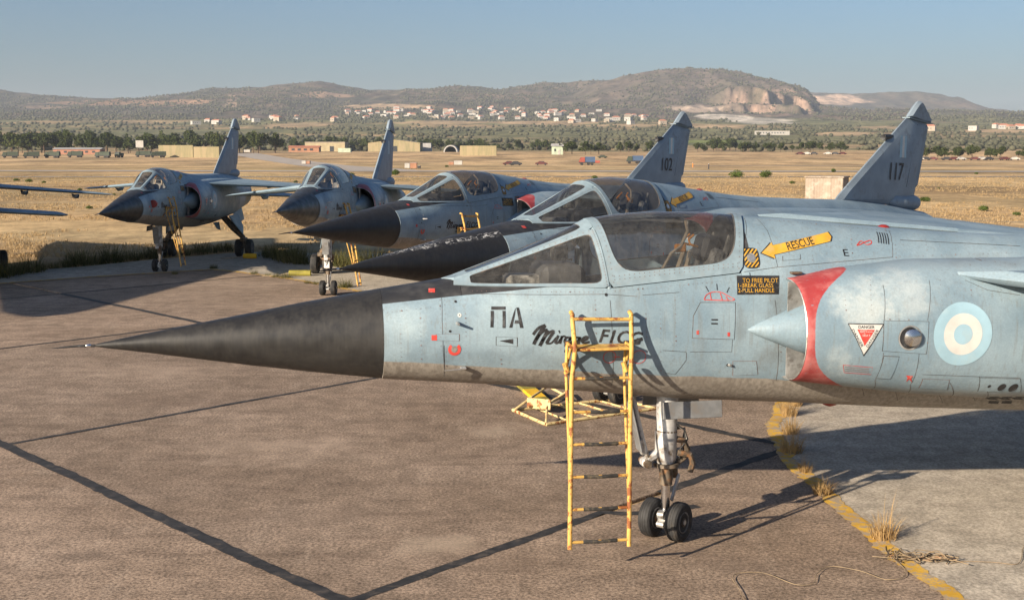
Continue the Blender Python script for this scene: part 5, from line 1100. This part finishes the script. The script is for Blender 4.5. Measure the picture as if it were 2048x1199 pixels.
def block(name, px0, px1, yt, yb, dp, mat, label, cat, roof=None, parts=(), rz=0, group=None):
    D = gd(yb); x0, x1 = xat(px0, D), xat(px1, D); ht = (yb - yt) / FPX * D; wd = x1 - x0
    r = empty(name, ((x0 + x1) / 2, D + dp / 2, zl(0, D) - .1), rz)
    if roof == 'gable':
        e = ht * .72; MB().add([(-wd / 2, -dp / 2, 0), (wd / 2, -dp / 2, 0), (wd / 2, dp / 2, 0), (-wd / 2, dp / 2, 0), (-wd / 2, -dp / 2, e), (wd / 2, -dp / 2, e), (wd / 2, dp / 2, e), (-wd / 2, dp / 2, e), (0, -dp / 2, ht - .3), (0, dp / 2, ht - .3)], [(0, 1, 5, 8, 4), (2, 3, 7, 9, 6), (1, 2, 6, 5), (3, 0, 4, 7), (4, 8, 9, 7), (8, 5, 6, 9)]).build('wall', mat, r, False)
        MB().add([(-wd / 2 - .6, -dp / 2 - .4, e - .1), (0, -dp / 2 - .4, ht - .1), (wd / 2 + .6, -dp / 2 - .4, e - .1), (-wd / 2 - .6, dp / 2 + .4, e - .1), (0, dp / 2 + .4, ht - .1), (wd / 2 + .6, dp / 2 + .4, e - .1)], [(0, 1, 4, 3), (1, 2, 5, 4)]).build('roof', 'roof_grey', r, False)
    else:
        MB().cbox((0, 0, ht / 2), (wd, dp, ht), .06).build('wall', mat, r, False)
        if roof: 
            MB().add([(-wd / 2 - .4, -dp / 2 - .5, ht), (wd / 2 + .4, -dp / 2 - .5, ht), (wd / 2 + .4, dp / 2 + .5, ht), (-wd / 2 - .4, dp / 2 + .5, ht), (-wd / 2 - .4, 0, ht * 1.3), (wd / 2 + .4, 0, ht * 1.3)], [(0, 1, 5, 4), (2, 3, 4, 5), (1, 2, 5), (3, 0, 4)]).build('roof', roof, r, False)
    for (nm, fx0, fx1, fz0, fz1, mt) in parts: MB().box((-wd / 2 + wd * (fx0 + fx1) / 2, -dp / 2 - .06, ht * (fz0 + fz1) / 2), (wd * (fx1 - fx0), .16, ht * (fz1 - fz0))).build(nm, mt, r, False)
    tag(r, label, cat, group); return r
block('blast_wall', 317, 386, 290, 314.5, 6, 'camo_wall', 'taller left half of the long sand coloured blast wall before the pines', 'wall'); block('blast_wall', 387, 438, 293, 315, 6, 'camo_wall', 'lower right half of the long sand coloured blast wall before the pines', 'wall')
block('blast_wall', 920, 993, 291, 311, 6, 'camo_wall', 'sand coloured blast wall right of the arched shelter', 'wall')
block('hangar', 736, 840, 278, 303, 26, 'camo_wall', 'sand coloured camouflaged hangar with low gable roof', 'hangar', 'gable', [('hangar_door', .44, .56, 0, .45, 'window_dark')]); block('annex', 841, 862, 286, 302.5, 10, 'roof_grey', 'grey annex against the right side of the hangar', 'building')
block('flat_roofed_building', 610, 690, 284, 302.5, 18, 'camo_tan', 'tan building with flat pale roof behind the red roofed shed', 'building', None, [('doorway', .62, .72, 0, .55, 'window_dark'), ('roof_edge', 0, 1, .92, 1.02, 'wall_cream')])
block('red_roofed_shed', 577, 638, 294, 304, 8, 'crate_brown', 'long shed with red tiled roof before the tan building', 'shed', 'roof_tile', [('window', .1 + .2 * k, .2 + .2 * k, .35, .75, 'window_dark') for k in range(4)]); block('green_shed', 676, 701, 296, 304.5, 6, 'shed_green', 'pale green shed right of the red roofed shed', 'shed')
block('hut', 1104, 1126, 292, 309, 6, 'shed_green', 'pale green hut left of the middle pine clump', 'hut', 'roof_grey', [('door', .55, .75, 0, .6, 'wall_white'), ('window', .2, .35, .4, .7, 'window_dark')])
block('brick_building', 106, 200, 298, 308.5, 8, 'brick_red', 'low reddish building behind the parked army trucks', 'building', 'roof_grey', [('window', .08 + .15 * k, .14 + .15 * k, .35, .7, 'window_dark') for k in range(6)])
block('white_shed', 486, 500, 299, 304, 4, 'wall_white', 'small white shed right of the leftmost tail', 'shed'); block('low_building', 1520, 1532, 261, 270.5, 10, 'wall_white', 'small white tower block among the groves right of the tail numbered 102', 'building') if False else None
x_, y_ = spot(1544, 270); house(x_, y_, 40, 10, 5, 0, 'flat', 'wall_white', 'long low white building among the groves between the numbered tails', None, cat='building')
# arched shelter
D = gd(304); x0 = xat(901, D); rr = 14 / FPX * D; sh = empty('arched_shelter', (x0, D + 8, zl(0, D))); n_ = 16; pts = []
for q, yy in ((1.0, -8), (1.0, 10), (.82, 10), (.82, -8), (1.0, -8)): pts += [(rr * q * math.cos(a), yy, rr * q * math.sin(a)) for a in np.linspace(0, math.pi, n_)]
MB().grid(pts, 5, n_).build('arch_shell', 'roof_grey', sh, True, 50); MB().add([(rr * .85 * math.cos(a), 6, rr * .85 * math.sin(a)) for a in np.linspace(0, math.pi, n_)], [tuple(range(n_))]).build('back_wall', 'window_dark', sh, False); tag(sh, 'grey arched aircraft shelter beside the sand coloured blast wall', 'shelter')
# sign board
D = 610; sb = empty('sign_board', (xat(279.5, D), D, zl(0, D))); MB().box((0, 0, zat(288, D) - zl(0, D)), (15 / FPX * D, .2, 14 / FPX * D)).build('panel', 'wall_white', sb, False)
for q in (-.9, .9): MB().box((q, .15, (zat(292, D) - zl(0, D)) / 2), (.15, .15, zat(292, D) - zl(0, D))).build('post', 'bark', sb, False)
tag(sb, 'white sign board on posts before the left pine belt', 'sign')
# stone block
def masonry():
    n = N('rubble_stone'); v = n.coord(); b = n.n('ShaderNodeTexBrick'); n.set(b.inputs['Vector'], n.scale(v, (1, 1, 1))); b.inputs['Scale'].default_value = 2.6; b.inputs['Color1'].default_value = (.30, .25, .20, 1); b.inputs['Color2'].default_value = (.24, .19, .15, 1); b.inputs['Mortar'].default_value = (.36, .32, .27, 1)
    c = n.mix(n.ramp(n.noise(v, 3, 5), .45, .7, 0, .6), b.outputs[0], (.42, .385, .33)); n.principled(c, .95); MAT['rubble_stone'] = n.m
masonry()
X1, Y1 = gr(1652, 397); sb = empty('stone_block', (X1 + .3, Y1 + 1.0, GZ), R(-24)); MB().cbox((0, 0, .72), (2.55, 2.4, 1.5), .04).build('wall', 'rubble_stone', sb, False); MB().cbox((0, 0, 1.50), (2.7, 2.55, .10), .02).build('slab_cap', 'rubble_stone', sb, False); tag(sb, 'whitewashed rubble stone block in the field left of the tail numbered 117', 'stone block')

# ---------------------------------------------------------------- vehicles and boxes on the field
def wheels(r, xs, w_, rad):
    for x in xs:
        for q in (-1, 1): MB().lathe((x, q * w_ - .12, rad), (0, 1, 0), [(0, rad * .6), (.02, rad), (.22, rad), (.24, rad * .6)], 12).build('wheel', 'tyre_rubber', r)
def truck(px, yb, rz, body, cabm, label, group=None, ln=7.0, canvas=True):
    x, y = gl(px, yb); r = empty('truck', (x, y, zl(x, y)), rz)
    MB().cbox((0, 0, .95), (ln, 2.2, .35), .04).build('chassis', 'car_dark', r, False); c = MB().add([(-ln / 2, -1.1, 1.1), (-ln / 2, 1.1, 1.1), (-ln / 2 + .3, 1.1, 1.9), (-ln / 2 + .3, -1.1, 1.9), (-ln / 2 + .6, -1.05, 2.7), (-ln / 2 + .6, 1.05, 2.7), (-ln / 2 + 2, -1.05, 2.7), (-ln / 2 + 2, 1.05, 2.7), (-ln / 2 + 2, -1.1, 1.1), (-ln / 2 + 2, 1.1, 1.1)], [(0, 1, 2, 3), (3, 2, 5, 4), (4, 5, 7, 6), (6, 7, 9, 8), (0, 3, 4, 6, 8), (1, 9, 7, 5, 2)]).build('cab', cabm, r, False)
    MB().add([(-ln / 2 + .33, -.95, 2.0), (-ln / 2 + .33, .95, 2.0), (-ln / 2 + .55, .92, 2.6), (-ln / 2 + .55, -.92, 2.6)], [(0, 1, 2, 3)]).build('windscreen', 'window_dark', c, False)
    hh = 1.75 if canvas else 1.0; pr = [(-1.1, 1.15), (-1.1, 1.15 + hh * .8), (-.7, 1.15 + hh), (.7, 1.15 + hh), (1.1, 1.15 + hh * .8), (1.1, 1.15)]; x0, x1 = -ln / 2 + 2.15, ln / 2
    MB().add([(x0, a, b) for a, b in pr] + [(x1, a, b) for a, b in pr], [tuple(range(6)), tuple(range(6, 12))] + [(k, (k + 1) % 6, 6 + (k + 1) % 6, 6 + k) for k in range(6)]).build('load_bed', body, r, False)
    wheels(r, (-ln / 2 + 1.0, ln / 2 - 2.2, ln / 2 - 1.0), .95, .5); tag(r, label, 'truck', group)
def car(px, yb, rz, mat, label, group=None):
    x, y = gl(px, yb); r = empty('car', (x, y, zl(x, y)), rz); pr = [(-2.1, .35), (-2.15, .75), (-1.3, .9), (-.7, 1.4), (.7, 1.42), (1.4, .95), (2.1, .85), (2.15, .35)]
    MB().add([(a, -.82 if b < 1 else -.65, b) for a, b in pr] + [(a, .82 if b < 1 else .65, b) for a, b in pr], [tuple(range(7, -1, -1)), tuple(range(8, 16))] + [(k, (k + 1) % 8, 8 + (k + 1) % 8, 8 + k) for k in range(8)]).build('body', mat, r, False)
    for q in (-1, 1): MB().add([(-1.1, q * .80, .95), (1.2, q * .80, .97), (.65, q * .68, 1.34), (-.65, q * .68, 1.34)], [(0, 1, 2, 3)]).build('side_window', 'window_dark', r, False)
    wheels(r, (-1.3, 1.35), .75, .32); tag(r, label, 'car', group)
def crate(px0, px1, yt, yb, mat, label, cat='container', dp=2.0):
    D = gd(yb); wd = (px1 - px0) / FPX * D; ht = (yb - yt) / FPX * D; r = empty('equipment_box', (xat((px0 + px1) / 2, D), D + dp / 2, zl(0, D))); MB().cbox((0, 0, ht / 2 + .08), (wd, dp, ht - .16), .03).build('box_body', mat, r, False)
    MB().cbox((0, 0, ht + .01), (wd + .08, dp + .08, .05), .01).build('lid', 'roof_grey', r, False)
    for q in (-1, 1): MB().box((q * wd * .35, 0, .045), (.12, dp * .9, .09)).build('skid', 'bark', r, False)
    tag(r, label, cat)
tl = ['leftmost dark green army truck of the row before the pines', 'second dark green army truck from the left in the row before the pines', 'third dark green army truck from the left in the row before the pines', 'fourth dark green army truck from the left in the row before the pines', 'fifth dark green army truck from the left in the row before the pines', 'sixth dark green army truck, standing below the white sign board', 'seventh dark green army truck, next to the sand coloured blast wall']
for (px, yb, rz), lb in zip(((20, 315.5, .2), (62, 316, .3), (104, 315.5, 0), (150, 314.5, .1), (205, 315.5, -.1), (286, 314, .1), (316, 315, .4)), tl): truck(px, yb, rz, 'truck_green', 'truck_green', lb, 'army trucks')
truck(238, 315, 1.4, 'truck_green', 'truck_green', 'small dark green vehicle seen end on between the army trucks', 'army trucks', 5, False)
crate(603, 611, 321, 328, 'wall_white', 'small white equipment box near the left taxiway'); crate(612, 619, 321.5, 328, 'crate_brown', 'small brown equipment box near the left taxiway')
crate(809, 819, 326, 337, 'wall_white', 'white equipment box before the tail of the raised jet'); crate(820, 833, 325, 337.5, 'crate_brown', 'brown equipment box right of the white one before the hangar')
crate(835, 840, 331, 337, 'car_dark', 'small dark equipment box right of the brown one'); crate(897, 907, 323, 330, 'crate_brown', 'pinkish equipment box left of the white van like unit'); crate(908, 924, 321, 330, 'wall_white', 'white equipment unit on the taxiway below the arched shelter')
car(1018, 330, .1, 'car_red', 'dark red car left of its companion on the taxiway'); car(1031, 330.5, .1, 'car_dark', 'dark car right behind the dark red car on the taxiway'); car(1083, 330, 3.1, 'car_red', 'dark red car standing alone on the taxiway')
truck(1174, 330, 0, 'truck_blue', 'trailer_red', 'blue box truck with red cab on the taxiway', None, 5.5); crate(1187, 1200, 320.5, 326, 'trailer_red', 'red trailer box behind the blue truck', 'trailer'); truck(1270, 327, 0, 'truck_blue', 'truck_green', 'dark blue truck left of the tail numbered 102', None, 6)
shrub(1668, 344, 13, 9, 'small dark bush in the field above the stone block'); car(1205, 316, .2, 'truck_green', 'green jeep before the middle pine clump')
pk_ = [('car_red', 1600), ('wall_white', 1614), ('car_dark', 1628), ('car_red', 1642), ('wall_white', 1656), ('car_dark', 1670), ('car_red', 1685), ('wall_white', 1700), ('wall_white', 1838), ('car_dark', 1852), ('car_red', 1866), ('wall_white', 1880), ('car_dark', 1894), ('car_red', 1908), ('wall_white', 1922), ('car_dark', 1936), ('car_red', 1950), ('wall_white', 1964), ('car_dark', 1978), ('wall_white', 1992), ('car_red', 2010), ('wall_white', 2030)]
for mt, px in pk_[::2] + pk_[1::4]: car(px, 309 if px < 1750 else 320, random.uniform(-.5, .5), mt, ('parked car before the pines between the two numbered tails' if px < 1750 else 'parked car in the far row at the right edge of the field'), 'cars parked far off ' + ('between the tails' if px < 1750 else 'at the right'))
# small stump posts on the field
for px, py in ((1386, 334), (1418, 338)):
    x, y = gl(px, py); p = empty('marker_post', (x, y, zl(x, y))); MB().tube([(0, 0, 0), (0, 0, 1.1)], .12, 8).build('post', 'post_orange' if px < 1400 else 'car_dark', p); MB().lathe((0, 0, 1.1), (0, 0, 1), [(0, .16), (.12, .1)], 8).build('cap', 'wall_white', p); tag(p, 'orange marker post right of the tail numbered 102' if px < 1400 else 'dark marker post farther right of the tail numbered 102', 'post')

# ---------------------------------------------------------------- cables on the apron
simple('cable_tan', (.23, .17, .105), .7)
def cable(pts, lb, r=.0032):
    P = [np.array(gr(*p)) for p in pts]; t = np.linspace(0, 1, len(P)); Q = [(catmull(t, [p[0] for p in P], x), catmull(t, [p[1] for p in P], x), .02) for x in np.linspace(0, 1, len(P) * 7)]
    tag(MB().tube(Q, r, 6).build('cable', 'cable_tan', None), lb, 'cable')
cable([(1500, 1230), (1480, 1185), (1465, 1160), (1480, 1149), (1530, 1150), (1590, 1172), (1626, 1170), (1634, 1150), (1660, 1136), (1720, 1145), (1770, 1162), (1805, 1158), (1808, 1140), (1775, 1110), (1770, 1095)], 'thin tan cable winding over the brown concrete, lower right')
cable([(2060, 1080), (2046, 1100), (2042, 1122), (2030, 1132), (1990, 1128), (1930, 1126), (1900, 1130)], 'thin tan cable running to the right edge over the pale pavement')
hb = empty('cable_heap', (*gr(1838, 1122), .0)); rg = np.random.default_rng(3)
for k in range(16):
    P = [hb.location * 0 + Vector((.28 * (q - .5) * 2.0 + rg.normal() * .06, rg.normal() * .06, .02 + abs(rg.normal()) * .03)) for q in np.linspace(0, 1, 7)]; t = np.linspace(0, 1, 7)
    MB().tube([(catmull(t, [p.x for p in P], x), catmull(t, [p.y for p in P], x), catmull(t, [p.z for p in P], x)) for x in np.linspace(0, 1, 30)], .0038, 5).build('strand', 'cable_tan' if k % 2 else 'greasy_metal', hb)
hb.rotation_euler.z = R(-12); tag(hb, 'tangled heap of tan cable on the yellow line', 'cable')
# small litter on the concrete
for px, py in ((1527, 1170), (143, 1120), (1735, 1070)):
    pass

# ---------------------------------------------------------------- invented transport plane, unseen beyond the left edge, added to cast a wing shadow
tp = empty('unseen_shadow_plane', (0, 0, 0)); simple('transport_grey', (.30, .32, .33), .6)
MB().lathe((-36, 28.9, 2.8), (1, 0, 0), [(0, .2), (3, .9), (7, 1.3), (18, 1.35), (20, 1.15), (21.2, .6), (21.6, .1)], 20).build('fuselage', 'transport_grey', tp)
wo_ = [(-25.2, 29.5), (-22.3, 24.0), (-19.6, 17.8), (-18.9, 17.1), (-18.4, 17.6), (-17.4, 24.0), (-16.4, 30)]
slab(wo_, .4, lambda u, v, h: (u, v, 4.5 + h), .9).build('wing', 'transport_grey', tp, False); slab([(-25.2, 28.5), (-22.3, 34), (-19.6, 40), (-18.6, 40.4), (-17.4, 34), (-16.4, 28)], .4, lambda u, v, h: (u, v, 4.51 + h), .9).build('wing', 'transport_grey', tp, False)
slab([(-36, 0), (-33, 0), (-35, 3), (-36.5, 3)], .2, lambda u, v, h: (u, 28.9 + h, 3.2 + v), .9).build('tail_fin', 'transport_grey', tp, False)
MB().tube([(-17.5, 28.9, 1.6), (-17.5, 28.9, .4)], .1, 8).tube([(-22, 27.6, 1.8), (-22, 27.2, .4)], .12, 8).tube([(-22, 30.2, 1.8), (-22, 30.6, .4)], .12, 8).build('landing_gear', 'gear_silver', tp)
for (x, y) in ((-17.5, 28.9), (-22, 27.2), (-22, 30.6)): MB().lathe((x, y - .15, .45), (0, 1, 0), [(0, .3), (.05, .45), (.25, .45), (.3, .3)], 16).build('wheel', 'tyre_rubber', tp)
tag(tp, 'invented grey transport plane, unseen outside the left edge, added to cast the wing shadow on the concrete', 'plane')

# ---------------------------------------------------------------- haze
n = N('haze_air'); pv = n.n('ShaderNodeVolumePrincipled'); pv.inputs['Color'].default_value = (.74, .84, 1.0, 1); pv.inputs['Density'].default_value = 0.8e-4; pv.inputs['Anisotropy'].default_value = 0.0; n.t.links.new(pv.outputs[0], n.out.inputs['Volume']); MAT['haze_air'] = n.m
hz = MB().box((0, 3850, 148), (12000, 8200, 304)).build('haze', 'haze_air', None, False); tag(hz, kind='stuff')
